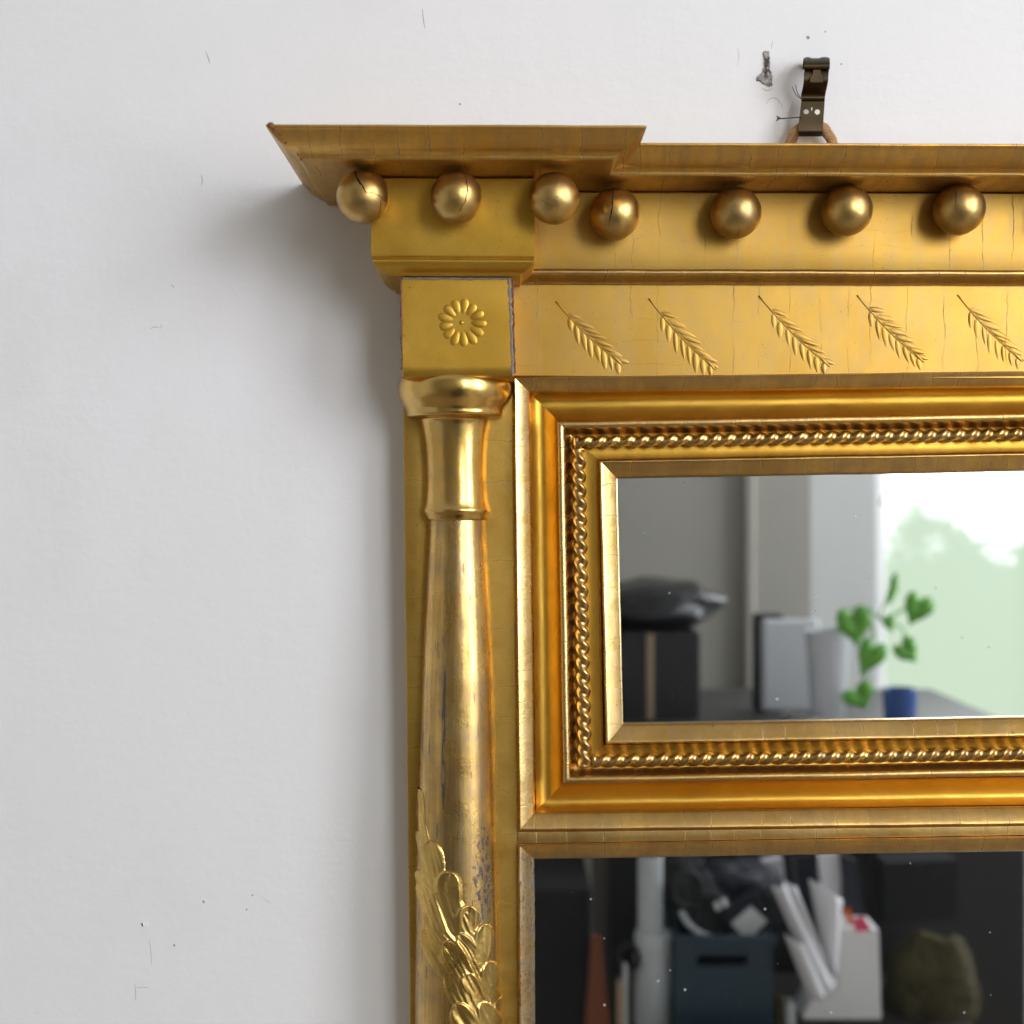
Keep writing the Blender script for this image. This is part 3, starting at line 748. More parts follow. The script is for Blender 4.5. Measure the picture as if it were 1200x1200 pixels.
# curled top that grips the rail
g = G(); rows = []
for i in range(17):
    th = math.pi * (1.08 * i / 16) - .10
    c, s_ = math.cos(th), math.sin(th)
    py = 79.5 - 11.5 * s_ ; d = 10 + 9.6 * c
    tab = 0 if i < 4 else 0
    a, b = 943.2 - 1.2 * (1 - c), 972.4
    rows.append([hk(a + (b - a) * k / 10, py - (1.2 if k in (1, 2, 7, 8, 9) and 5 < i < 10 else 0), d) for k in range(11)] + [hk(a + (b - a) * k / 10, py + .0 * s_ + 1.2 * s_, d - 1.0 * c) for k in range(10, -1, -1)])
g.grid(rows, closed_u=True, cap=True); mk('curled_lip', g.v, g.f, M['hook'], HK, ang=50)
# lip fold seen at the front and the raised keyed tab
g = strip([(942.6, 972.6, 73.5, 20.2), (942.2, 972.4, 77, 20.6), (942.4, 972.2, 80.3, 20.0)], .8); mk('folded_edge', g.v, g.f, M['hook'], HK, ang=50)
g = G()
out = [(952.5, 81), (962.5, 81), (962.5, 85.5), (965.8, 89), (965.8, 95.5), (964.5, 97.2), (949.2, 97.2), (948.2, 95.5), (949, 90), (952.5, 86)]
g.v = [hk(x, y, 18.2) for x, y in out] + [hk(x + (957.5 - x) * .10, y + (90 - y) * .10, 19.6) for x, y in out]; n = len(out)
g.f = [tuple(range(n, 2 * n))] + [(i, (i + 1) % n, n + (i + 1) % n, n + i) for i in range(n)]
mk('keyed_tab', g.v, g.f, M['hook'], HK, ang=20)

CORD = thing('hanging_cord', 'tan jute cord looped through the bronze hook behind the cornice', 'cord', W(350, 400, 0))
def cord_loop(seed, ofs, rr):
    random.seed(seed)
    L = [(919, 178, 8), (925, 168, 8), (928, 160, 8), (932.5, 152, 8), (939, 146.5, 7.6), (945, 145, 7.4), (952, 144.5, 7.4), (958, 145, 7.4), (964, 146.5, 7.6), (969, 152, 8), (973.5, 160, 8), (976, 168, 8), (979, 178, 8)]
    L = smooth_prof(L, 8); n_ = len(L); L2 = []
    for i, (a, b, c) in enumerate(L):
        a0, a1 = L[max(0, i - 1)], L[min(n_ - 1, i + 1)]; tx, ty = a1[0] - a0[0], a1[1] - a0[1]; l_ = math.hypot(tx, ty) or 1
        an_ = ofs[0] + i / n_ * 26; q = ofs[1] * (1 + .12 * math.sin(i * .7 + seed))
        L2.append((a - ty / l_ * q * math.cos(an_), b + tx / l_ * q * math.cos(an_) + 3, c + .45 * q * math.sin(an_)))
    L = L2
    g = G(); g.tube([hk(*q) for q in L], rr, 8); mk('cord_strand', g.v, g.f, M['cord'], CORD, ang=180, wob=.00012, wobs=300)
for i in range(6): cord_loop(20 + i, (i * math.pi / 3, 4.2), .00115)
random.seed(31)
for i in range(26):
    sd_ = random.choice((-1, 1)); y = random.uniform(152, 167); x = 951 + sd_ * (16 + (y - 148) * .55) + random.uniform(-5, 5)
    g = G(); g.tube([hk(x, y, 9), hk(x + random.uniform(-3, 3), y + random.uniform(-3, 3), 11), hk(x + random.uniform(-6, 6), y + random.uniform(-5, 3), 11.5)], .00010, 4); mk('loose_fibre', g.v, g.f, M['cord'], CORD)
TH_ = thing('thread_ends', 'black thread ends sticking out left of the bronze hook', 'thread', W(320, 470, 0))
random.seed(4)
g = G(); g.tube([hk(*q) for q in smooth_prof([(940, 137, 13.8), (930, 138, 15), (921, 138.6, 16), (914, 139, 16.4)], 4)], .00035, 6); mk('thread', g.v, g.f, M['thread'], TH_)
for i in range(7):
    g = G(); g.tube([hk(915.5, 138.9, 16.3), hk(912.5 - random.random(), 138.9 + random.uniform(-2, 2), 16.6), hk(909.8 + random.uniform(-1, 2), 138.6 + random.uniform(-4, 4), 17)], .00022, 5); mk('frayed_end', g.v, g.f, M['thread'], TH_)
for pts in ([(940, 117, 12), (933, 111, 14), (928.5, 101.5, 15)], [(940, 116, 12), (934.5, 109, 14.5), (932.3, 99, 16)]):
    g = G(); g.tube([hk(*q) for q in smooth_prof(pts, 5)], .00022, 6); mk('thread', g.v, g.f, M['thread'], TH_)

# ================================================================== marks on the wall
t = NT('broken_plaster'); p = t.pos()
t.set(Base_Color=t.mix(t.ramp(t.noise(p, 420, 5, .7), .38, .62), (.10, .09, .085), (.46, .43, .41)), Roughness=.9)
t.link(t.bump(t.noise(p, 500, 4), .001), t.b.inputs['Normal']); M['gouge'] = t.m
t = NT('scuff'); t.set(Base_Color=(.30, .29, .28), Roughness=.9); M['scuff'] = t.m
t = NT('scuff_dark'); t.set(Base_Color=(.10, .09, .085), Roughness=.9); M['scuffd'] = t.m
def blob(pts, name, mat, d=.25, hgt=.5, rough=.8, seed=1, sub=5):
    """irregular raised/rough patch with an outline"""
    random.seed(seed)
    o = []
    n = len(pts)
    for i in range(n):
        a, b = pts[i], pts[(i + 1) % n]
        for k in range(sub):
            q = k / sub; o.append((a[0] + (b[0] - a[0]) * q + random.uniform(-rough, rough), a[1] + (b[1] - a[1]) * q + random.uniform(-rough, rough)))
    cx = sum(q[0] for q in o) / len(o); cy = sum(q[1] for q in o) / len(o)
    rows = []
    for k, (sc, dd) in enumerate(((1, .02), (.88, d + hgt), (.62, d + hgt * .2), (.35, d + .1), (.08, d + hgt * .4))):
        rows.append([hk(cx + (x - cx) * sc, cy + (y - cy) * sc, max(.02, dd + random.uniform(-.3, .3) * hgt * (k > 0))) for x, y in o])
    g = G(); g.grid(rows, closed_u=True); return mk(name, g.v, g.f, mat, WALL, ang=60)
blob([(895, 60), (901, 60), (902, 66), (902, 78), (905, 90), (905, 100), (899, 102), (893, 97), (886, 95), (887, 90), (892, 86), (896, 78), (896, 68)], 'plaster_gouge', M['gouge'], .2, .7, .9, 3)
blob([(897.5, 68), (900.5, 68), (900, 78), (897.5, 79)], 'plaster_gouge', M['scuffd'], .9, .3, .5, 5, 3)
def scratch(pts, wd=.6, mat='scuff', name='scratch'):
    pts = smooth_prof([(a, b) for a, b in pts], 5); rows = []
    for i, (x, y) in enumerate(pts):
        a = pts[max(0, i - 1)]; b = pts[min(len(pts) - 1, i + 1)]; L = math.hypot(b[0] - a[0], b[1] - a[1]) or 1
        nx, ny = -(b[1] - a[1]) / L, (b[0] - a[0]) / L; ww = wd * .5 * math.sin(math.pi * (.1 + .8 * i / (len(pts) - 1)))
        rows.append([hk(x - nx * ww, y - ny * ww, .06), hk(x, y, .12), hk(x + nx * ww, y + ny * ww, .06)])
    g = G(); g.grid(rows); mk(name, g.v, g.f, M[mat], WALL)
for a in ([(495, 10), (496, 22), (498, 34)], [(236, 204), (237, 212), (236, 218)], [(241, 60), (244, 68), (246, 75)]): scratch(a, .8)
scratch([(898, 122), (902, 116), (909, 115), (915, 121), (917, 126)], .6); scratch([(893, 103), (899, 106), (905, 104)], .7)
scratch([(904, 58), (904.5, 52), (906, 47)], .5); scratch([(864, 56), (866, 66), (864, 78)], .4)
scratch([(175, 1100), (177, 1118), (177.5, 1132)], .5); scratch([(158, 1152), (159, 1164), (158.5, 1172)], .6); scratch([(159, 1158), (166, 1157), (175, 1157.5)], .5)
scratch([(201, 333), (203, 336), (204, 338)], .7); scratch([(176, 386), (181, 383), (187, 384)], .6); scratch([(188, 380), (189.5, 385)], .6)
scratch([(306, 1052), (313, 1056), (318, 1060)], .4)
for (x, y, r) in ((947, 44, 2.2), (539, 122, 1.6), (238.5, 1057, 2.0), (296, 1049, 1.3), (289, 1066, 1.2), (986, 75, 1.1), (204, 1108, 1.6), (967, 37, 1.2)):
    blob([(x - r, y - r * .5), (x + r * .4, y - r), (x + r, y + r * .3), (x - r * .2, y + r)], 'chip', M['scuff'], .12, .12, .3, int(x), 2)
blob([(167, 1081), (173, 1080), (174, 1085), (168, 1086)], 'chip', plain('fresh_chip', (.9, .9, .9), .8), .4, .5, .4, 9, 3)
blob([(166, 1082), (168, 1081), (168, 1085), (166, 1085)], 'chip', M['scuffd'], .3, .2, .2, 10, 2)

# ================================================================== what the plates reflect: the side of the room behind the camera
def RP(px, py, yd):
    """point that shows at (px,py) in a plate, yd metres out from the wall"""
    T = .736 + yd
    return ((px - 600) * T / 1500, -yd, (600 - py) * T / 1500)
M['room'] = plain('room_paint', (.36, .345, .30), .8, n_amt=.05, n_scale=5)
M['white'] = plain('white_paint', (.80, .80, .79), .5, n_amt=.04)
M['black'] = plain('black_paint', (.012, .012, .013), .45)
M['plastic_bag'] = plain('black_plastic', (.014, .014, .016), .28, bumpd=.004, bscale=35)
M['paper'] = plain('paper', (.72, .72, .74), .7, n_amt=.05)
M['cloudy'] = plain('bubble_wrap', (.50, .53, .54), .35, bumpd=.003, bscale=160)
M['teal'] = plain('dark_teal_plastic', (.008, .030, .048), .4)
M['navy'] = plain('navy_fabric', (.006, .008, .018), .6)
M['board'] = plain('grey_card', (.62, .63, .66), .7, n_amt=.04)
M['oak'] = plain('light_wood', (.36, .26, .17), .6, n_scale=25)
M['orange_wood'] = plain('reddish_wood', (.22, .06, .02), .5, n_scale=25)
M['olive'] = plain('olive_cloth', (.05, .042, .012), .95, n_amt=.5, n_scale=25, bumpd=.03, bscale=22)
M['pink'] = plain('pink_card', (.75, .07, .16), .6)
M['orange'] = plain('orange_card', (.75, .13, .03), .6)
M['green'] = plain('green_leaf', (.13, .40, .04), .4, n_amt=.3, n_scale=30)
M['blue'] = plain('blue_glaze', (.03, .09, .30), .25)
M['charcoal'] = plain('charcoal_cloth', (.014, .014, .015), .9)
M['tablegrey'] = plain('dark_table', (.035, .032, .03), .5)
M['clear'] = plain('greenish_glass', (.30, .33, .32), .1)
def emis(name, col, st):
    t = NT(name); t.set(Base_Color=(0, 0, 0), Roughness=.1); t.b.inputs['Emission Color'].default_value = (*col, 1); t.b.inputs['Emission Strength'].default_value = st; return t.m
# daylight seen through panes: bright sky above, green garden low down
def daylight(name, st, z0, z1, low):
    t = NT(name); p = t.pos(); sp = t.new('ShaderNodeSeparateXYZ'); t.link(p, sp.inputs[0])
    zz = t.math('ADD', sp.outputs[2], t.math('MULTIPLY', t.math('SUBTRACT', t.noise(p, 5, 6, .65), .5), .7))
    c = t.mix(t.ramp(zz, z0, z1), low, (.915, .93, 1.0))
    t.set(Base_Color=(.02, .02, .02)); t.link(c, t.b.inputs['Emission Color']); t.b.inputs['Emission Strength'].default_value = st
    return t.m
M['dayA'] = daylight('daylight_garden', WIN_A, -.12, .22, (.082, .100, .076)); M['dayB'] = daylight('daylight_side', WIN_B, -.8, -.3, (.80, .82, .80))

YB = 2.6
xw = RP(950, 600, YB)[0]           # where the wall turns into the window reveal
g = G(); g.box(-2.4, xw, -YB - .4, -YB, -1.5, 1.8); o = mk('back_wall', g.v, g.f, M['room'], smooth=False); o['kind'] = 'structure'
WA0, WA1, WZ0, WZ1 = xw + .225, xw + 1.25, -.75, 1.55
g = G(); g.box(xw + .003, 2.2, -YB - .4, -YB - .01, -1.5, WZ0); g.box(xw + .003, 2.2, -YB - .4, -YB - .01, WZ1, 1.8);  g.box(WA1 + .06, 2.2, -YB - .4, -YB - .01, WZ0 + .002, WZ1 - .002)
o = mk('window_wall', g.v, g.f, M['white'], smooth=False); o['kind'] = 'structure'
g = G(); g.box(xw + .003, WA0, -YB - .4, -YB - .19, WZ0 + .002, WZ1 - .002); o = mk('window_reveal', g.v, g.f, plain('reveal_paint', (.50, .51, .49), .7, n_amt=.04), smooth=False); o['kind'] = 'structure'
g = G(); g.box(-2.4, 2.2, -YB - .4, .12, -1.6, -1.502); o = mk('floor', g.v, g.f, plain('board_floor', (.42, .35, .27), .6), smooth=False); o['kind'] = 'structure'
# moulding strip on the back wall
g = G(); a = RP(872, 600, YB - .03)[0]; b = RP(886, 600, YB - .03)[0]; g.box(a, b, -YB + .002, -YB + .035, -1.49, 1.79, .008)
tag(mk('wall_batten', g.v, g.f, M['room'], smooth=False), 'slim upright batten on the grey wall reflected in upper plate', 'batten')
def window(name, label, box, axis, day, n=2):
    x0, x1, y0, y1, z0, z1 = box
    t_ = thing(name, label, 'window', ((x0 + x1) / 2, (y0 + y1) / 2, z0))
    g = G(); g.box(x0 + (.03 if axis == 'x' else .06), x1 - (.03 if axis == 'x' else .03), y0 + (.02 if axis == 'x' else .03), y0 + .03 if axis == 'x' else y1 - .03, z0 + .03, z1 - .03)
    mk('pane', g.v, g.f, M[day], t_, smooth=False)
    fw = .05
    def bar(a0, a1, b0, b1):
        g = G()
        if axis == 'x': g.box(a0, a1, y0 + .04, y0 + .09, b0, b1, .006)
        else: g.box(x0, x0 + .05, a0, a1, b0, b1, .006)
        mk('frame_bar', g.v, g.f, M['white'], t_, smooth=False)
    A0, A1 = (x0, x1) if axis == 'x' else (y0, y1)
    bar(A0, A0 + fw, z0, z1); bar(A1 - fw, A1, z0, z1); bar(A0 + fw, A1 - fw, z0, z0 + fw); bar(A0 + fw, A1 - fw, z1 - fw, z1)
    for k in range(1, n): c = A0 + (A1 - A0) * k / n; bar(c - .02, c + .02, z0 + fw, z1 - fw)
    zc = z0 + (z1 - z0) * .55
    for k in range(n):
        a = A0 + (A1 - A0) * k / n; b = A0 + (A1 - A0) * (k + 1) / n; bar(a + fw, b - fw, zc - .015, zc + .015)
    return t_
window('window', 'bright garden window with white bars at the right of the upper plate', (WA0, WA1, -YB - .36, -YB - .2, WZ0, WZ1), 'x', 'dayA', 2)
# right hand wall with its own window
WB0, WB1 = -2.45, -1.25
g = G(); g.box(2.2, 2.35, -YB - .4, WB0, -1.5, 1.8); g.box(2.2, 2.35, WB1, .12, -1.5, 1.8); g.box(2.202, 2.35, WB0, WB1, -1.5, -.45); g.box(2.202, 2.35, WB0, WB1, 1.65, 1.8)
o = mk('side_wall', g.v, g.f, M['white'], smooth=False); o['kind'] = 'structure'
window('window', 'tall white-barred side window lighting the mirror from the right', (2.22, 2.33, WB0, WB1, -.45, 1.65), 'y', 'dayB', 2)

# --- things standing behind the camera
def P3(px, py, yd): return RP(px, py, yd)
# sideboard whose top shows along the foot of the upper plate
yd = 1.75
zt = RP(0, 853, yd)[2]; x0 = RP(700, 0, yd)[0]; x1 = RP(1200, 0, yd)[0]
t_ = thing('sideboard', 'long dark sideboard standing against the grey wall, reflected', 'sideboard', ((x0 + x1) / 2, -1.95, -1.5))
g = G(); g.box(x0, x1, -2.3, -1.66, zt - .03, zt, .004); mk('top', g.v, g.f, M['tablegrey'], t_, smooth=False)
g = G(); g.box(x0 + .02, x1 - .02, -2.28, -1.70, -1.5, zt - .032); mk('carcass', g.v, g.f, M['black'], t_, smooth=False)
# black cabinet with pale upright and the bag on it
yd = 1.85; T = .736 + yd
xa, xb = RP(690, 0, yd)[0], RP(822, 0, yd)[0]; zc = RP(0, 742, yd)[2]
t_ = thing('cabinet', 'black cabinet with one pale upright edge under the black bag', 'cabinet', ((xa + xb) / 2, -2.0, zt))
g = G(); g.box(xa, xb, -2.2, -1.86, zt, zc, .003); mk('body', g.v, g.f, M['black'], t_, smooth=False)
g = G(); g.box(RP(758, 0, yd)[0], RP(766, 0, yd)[0], -1.858, -1.85, zt, zc, .001); mk('upright', g.v, g.f, M['oak'], t_, smooth=False)
rows = []
cx = (RP(700, 0, yd)[0] + RP(853, 0, yd)[0]) / 2; rx_ = (RP(853, 0, yd)[0] - RP(690, 0, yd)[0]) / 2
for i in range(25):
    th = math.pi * i / 24
    ring = []
    for k in range(40):
        ph = 2 * math.pi * k / 40
        v = Vector((math.sin(th) * math.cos(ph), math.sin(th) * math.sin(ph), math.cos(th)))
        q = 1 + .18 * mnoise.noise(v * 2.1) + .08 * mnoise.noise(v * 5)
        z = v.z * .055 * q
        ring.append((cx + v.x * rx_ * q, -2.0 + v.y * .17 * q, zc + .048 + max(z, -.046)))
    rows.append(ring)
g = G(); g.grid(rows, closed_u=True); tag(mk('black_bag', g.v, g.f, M['plastic_bag'], ang=180), 'slumped shiny black plastic bag lying on the black cabinet', 'bag')
# white board leaning
yd = 1.95
a, b = RP(893, 0, yd)[0], RP(962, 0, yd)[0]; z1 = RP(0, 726, yd)[2]
g = G(); g.box(a, b, -yd - .02, -yd, zt, z1, .008); tag(mk('white_board', g.v, g.f, M['board'], smooth=False), 'pale rounded board standing left of the paper roll', 'board')
g = G(); g.box(a - .012, a + .05, -yd - .05, -yd - .022, zt, z1 + .01, .004); tag(mk('dark_folder', g.v, g.f, M['black'], smooth=False), 'narrow black folder edge peeping out behind the pale board', 'folder')
# small glass dish
yd = 1.70; c = RP(945, 0, yd)
g = G(); g.lathe([(.022, zt), (.034, zt + .004), (.040, zt + .032), (.038, zt + .032), (.030, zt + .008), (.004, zt + .006)], c[0], -yd - .03, 28); tag(mk('glass_dish', g.v, g.f, M['clear'], ang=40), 'low greenish glass dish in front of the pale board', 'dish')
# plant
yd = 1.72; T = .736 + yd; px_m = T / 1500
c = RP(977, 840, yd); r = 27 * T / 1500; z1 = RP(0, 741, yd)[2]
t_ = thing('potted_plant', 'trailing heart-leaved plant in a pale tapered pot by the window', 'plant', (c[0], -yd - r, zt))
g = G(); g.lathe([(r * .66, zt), (r * .70, zt + .003), (r * .97, z1 - .012), (r * 1.0, z1 - .011), (r * 1.02, z1 - .001), (r * .99, z1), (r * .93, z1 - .001), (r * .90, z1 - .02), (.002, z1 - .02)], c[0], -yd - r, 40); mk('pot', g.v, g.f, M['board'], t_, ang=40)
g = G(); g.lathe([(r * .9, z1 - .019), (r * .5, z1 - .012), (.002, z1 - .010)], c[0], -yd - r, 24); mk('soil', g.v, g.f, M['tablegrey'], t_)
mg = thing('blue_mug', 'blue glazed mug at the right edge of the upper plate', 'mug', (RP(1052, 0, yd)[0], -yd - .03, zt))
g = G(); g.lathe([(.020, zt), (.030, zt + .01), (.033, zt + .075), (.031, zt + .077), (.028, zt + .07), (.026, zt + .012), (.002, zt + .01)], RP(1060, 0, yd)[0], -yd - .03, 30); mk('mug_body', g.v, g.f, M['blue'], mg, ang=40)
def heart(cx, cy, w_, h_, rot, yd, tilt=.2):
    pts = []
    for k in range(28):
        a = 2 * math.pi * k / 28
        hx = 16 * math.sin(a) ** 3 / 16; hy = (13 * math.cos(a) - 5 * math.cos(2 * a) - 2 * math.cos(3 * a) - math.cos(4 * a)) / 15
        pts.append((hx * w_ / 2, hy * h_ / 2))
    vs = []; 
    for sc, dp in ((1, 0), (.55, .006), (.02, .009)):
        for (x, y) in pts:
            x *= sc; y *= sc
            X = x * math.cos(rot) - y * math.sin(rot); Y = x * math.sin(rot) + y * math.cos(rot)
            p_ = RP(cx + X, cy - Y, yd); vs.append((p_[0], p_[1] + dp + abs(x) * .0006 - tilt * Y * .0006, p_[2]))
    g = G(); n = 28; g.v = vs
    g.f = [(r_ * n + i, r_ * n + (i + 1) % n, (r_ + 1) * n + (i + 1) % n, (r_ + 1) * n + i) for r_ in range(2) for i in range(n)]
    o = mk('leaf', g.v, g.f, M['green'], t_, ang=180); md = o.modifiers.new('thick', 'SOLIDIFY'); md.thickness = .0008
for a in ((1000, 731, 42, 52, .15, yd), (1019, 768, 34, 50, -.45, yd + .02), (1006, 815, 40, 34, .5, yd + .01), (1046, 689, 38, 14, 1.3, yd + .03), (1041, 730, 15, 24, .4, yd), (1074, 712, 36, 44, -.4, yd + .02), (1062, 762, 30, 36, .7, yd)): heart(*a)
for pts in ([(977, 748), (990, 716), (1000, 714)], [(977, 748), (1002, 722), (1018, 722), (1026, 750)], [(1022, 770), (1014, 792), (1008, 806)], [(977, 748), (1010, 712), (1030, 724), (1041, 722)], [(1030, 724), (1040, 700), (1046, 690)], [(1041, 725), (1058, 738), (1062, 752)], [(1041, 725), (1062, 712), (1074, 702)]):
    g = G(); g.tube([RP(a, b, yd + .012) for a, b in smooth_prof(pts, 5)], .0022, 6); mk('stem', g.v, g.f, M['green'], t_, ang=180)
# lamp-like hanging loop near window top
g = G(); g.tube([RP(a, b, 2.2) for a, b in smooth_prof([(1050, 558), (1040, 575), (1031, 590), (1040, 589), (1056, 588)], 4)], .002, 6); tag(mk('wire_hanger', g.v, g.f, M['charcoal'], ang=180), 'thin dark wire hanging before the bright window', 'wire')

# --- work table and clutter reflected in the lower plate
yd = 1.42; T = .736 + yd
zt2 = RP(0, 1192, yd)[2]; xa, xb = RP(735, 0, yd)[0], RP(1130, 0, yd)[0]
t_ = thing('work_table', 'dark cluttered work table reflected low in the large plate', 'table', ((xa + xb) / 2, -1.5, -1.5))
g = G(); g.box(xa, xb, -1.64, -1.22, zt2 - .03, zt2, .003); mk('table_top', g.v, g.f, M['tablegrey'], t_, smooth=False)
for x in (xa + .03, xb - .07):
    for y in (-1.62, -1.28):
        g = G(); g.box(x, x + .04, y, y + .04, -1.5, zt2 - .032, .003); mk('leg', g.v, g.f, M['tablegrey'], t_, smooth=False)
g = G(); g.box(xa + .06, xb - .06, -1.62, -1.60, zt2 - .28, zt2 - .035); mk('back_panel', g.v, g.f, M['tablegrey'], t_, smooth=False)
# bubble wrap rolls, one standing on the other
yd = 1.36; c = RP(768, 0, yd)[0]; r = 23 * (.736 + yd) / 1500; zz = RP(0, 1096, yd)[2]
g = G(); g.lathe([(r * .9, zt2), (r, zt2 + .006), (r * 1.02, (zt2 + zz) / 2), (r, zz - .006), (r * .9, zz), (r * .2, zz)], c, -yd - r, 30); tag(mk('bubble_wrap_roll', g.v, g.f, M['cloudy'], ang=50, wob=.002, wobs=30), 'wide cloudy white roll beside the teal crate', 'roll')
c2 = RP(764, 0, yd)[0]; r2 = 15 * (.736 + yd) / 1500; zz2 = RP(0, 1006, yd)[2]
t_ = thing('film_roll', 'slim pale roll with a blue cap standing on the wide cloudy roll', 'roll', (c2, -yd - r, zz))
g = G(); g.lathe([(r2, zz + .001), (r2, zz2), (r2 * .8, zz2 + .002)], c2, -yd - r, 30); mk('roll_body', g.v, g.f, M['cloudy'], t_, ang=50)
g = G(); g.lathe([(r2 * 1.05, zz2 + .004), (r2 * 1.05, zz2 + .03), (r2 * .5, zz2 + .032)], c2, -yd - r, 30); mk('blue_cap', g.v, g.f, M['blue'], t_, ang=50)
# teal crate with a handle slot
yd = 1.34; xa, xb = RP(790, 0, yd)[0], RP(905, 0, yd)[0]; z1 = RP(0, 1096, yd)[2]
t_ = thing('storage_crate', 'dark teal plastic storage crate with handle slot, full of black bags', 'crate', ((xa + xb) / 2, -yd - .1, zt2))
ha, hb = RP(816, 0, yd)[0], RP(875, 0, yd)[0]; hz0, hz1 = RP(0, 1130, yd)[2], RP(0, 1117, yd)[2]
g = G(); g.box(xa, ha, -yd - .012, -yd, zt2, z1); g.box(hb, xb, -yd - .012, -yd, zt2, z1); g.box(ha, hb, -yd - .012, -yd, zt2, hz0); g.box(ha, hb, -yd - .012, -yd, hz1, z1); mk('front', g.v, g.f, M['teal'], t_, smooth=False)
g = G(); g.box(xa, xa + .01, -yd - .2, -yd - .0125, zt2, z1); mk('side', g.v, g.f, M['teal'], t_, smooth=False)
g = G(); g.box(xb - .01, xb, -yd - .2, -yd - .0125, zt2, z1); mk('side', g.v, g.f, M['teal'], t_, smooth=False)
g = G(); g.box(xa + .0102, xb - .0102, -yd - .2, -yd - .19, zt2, z1); mk('back', g.v, g.f, M['teal'], t_, smooth=False)
g = G(); g.box(xa - .004, xb + .004, -yd + .0005, -yd + .006, z1 - .012, z1 + .002, .002); mk('rim', g.v, g.f, M['teal'], t_, smooth=False)
def lump(name, label, px, py, yd, rx, ry, rz, mat, seed):
    c = RP(px, py, yd); rows = []
    for i in range(21):
        th = math.pi * i / 20; ring = []
        for k in range(32):
            ph = 2 * math.pi * k / 32; v = Vector((math.sin(th) * math.cos(ph), math.sin(th) * math.sin(ph), math.cos(th)))
            q = 1 + .25 * mnoise.noise(v * 1.7 + Vector((seed, 0, 0))) + .1 * mnoise.noise(v * 4 + Vector((0, seed, 0)))
            ring.append((c[0] + v.x * rx * q, c[1] + v.y * ry * q, c[2] + v.z * rz * q))
        rows.append(ring)
    g = G(); g.grid(rows, closed_u=True); return tag(mk(name, g.v, g.f, M[mat], ang=180), label, 'bag')
lump('black_bag', 'rounded black bag bulging out of the teal crate, left side', 822, 1064, 1.44, .055, .06, .062, 'charcoal', 1)
lump('black_bag', 'flat black bag slung over the top of the crate heap', 862, 1034, 1.46, .075, .05, .042, 'navy', 2)
# camera case with pale label
yd = 1.38
t_ = thing('navy_case', 'tilted navy case with a pale square label in the crate', 'case', RP(875, 1085, yd))
def quad(name, pts, yd, th, mat, parent):
    g = G(); f_ = [RP(a, b, yd) for a, b in pts]; n = len(f_)
    g.v = f_ + [(x, y - th, z) for x, y, z in f_]; g.f = [tuple(range(n)), tuple(range(2 * n - 1, n - 1, -1))] + [(i, (i + 1) % n, n + (i + 1) % n, n + i) for i in range(n)]
    return mk(name, g.v, g.f, M[mat], parent, smooth=False)
quad('case', [(842, 1068), (884, 1042), (910, 1078), (872, 1112)], yd, .03, 'navy', t_)
quad('label_card', [(856, 1080), (879, 1060), (898, 1078), (875, 1102)], yd - .002, .001, 'paper', t_)
for x in (838, 846): 
    g = G(); g.tube([RP(x, 1056 - (x - 838) * .5, 1.37), RP(x + 3, 1064 - (x - 838) * .5, 1.37)], .004, 8); mk('buckle', g.v, g.f, M['paper'], t_)
g = G(); g.tube([RP(a, b, 1.37) for a, b in smooth_prof([(797, 1066), (805, 1080), (820, 1092), (838, 1098)], 4)], .005, 8); tag(mk('grey_strap', g.v, g.f, M['cloudy'], ang=180), 'grey strap curving over the left crate bag', 'strap')
# fanned papers: curled sheets with real thickness
def sheet(pa, pb, pc, pd, yd, curl, label, mat='paper', name='paper_sheet'):
    rows = []
    for i in range(13):
        u = i / 12; row = []
        for j in range(13):
            v = j / 12
            x = (pa[0] * (1 - u) + pb[0] * u) * (1 - v) + (pd[0] * (1 - u) + pc[0] * u) * v
            y = (pa[1] * (1 - u) + pb[1] * u) * (1 - v) + (pd[1] * (1 - u) + pc[1] * u) * v
            q = RP(x + curl * 120 * math.sin(math.pi * u) * (1 - v), y, yd)
            row.append((q[0], q[1] + curl * math.sin(math.pi * u) + .02 * curl * mnoise.noise(Vector((u * 3, v * 3, yd * 9))), q[2]))
        rows.append(row)
    g = G(); g.grid(rows); o = tag(mk(name, g.v, g.f, M[mat], ang=180), label, 'paper'); o.modifiers.new('thick', 'SOLIDIFY').thickness = .0012
sheet((903, 1036), (916, 1030), (975, 1150), (958, 1160), 1.300, .02, 'leftmost narrow pale sheet leaning towards the white file box')
sheet((918, 1030), (930, 1036), (978, 1148), (968, 1154), 1.312, .015, 'second narrow sheet in the leaning fan of papers')
sheet((946, 1028), (986, 1052), (980, 1150), (958, 1096), 1.325, .03, 'large curled white sheet standing before the file box')
sheet((918, 1092), (940, 1104), (968, 1160), (946, 1166), 1.290, .02, 'low crumpled sheet at the foot of the papers')
sheet((912, 1050), (922, 1046), (966, 1150), (956, 1156), 1.306, .012, 'brownish card between the leaning sheets', 'oak', 'brown_card')
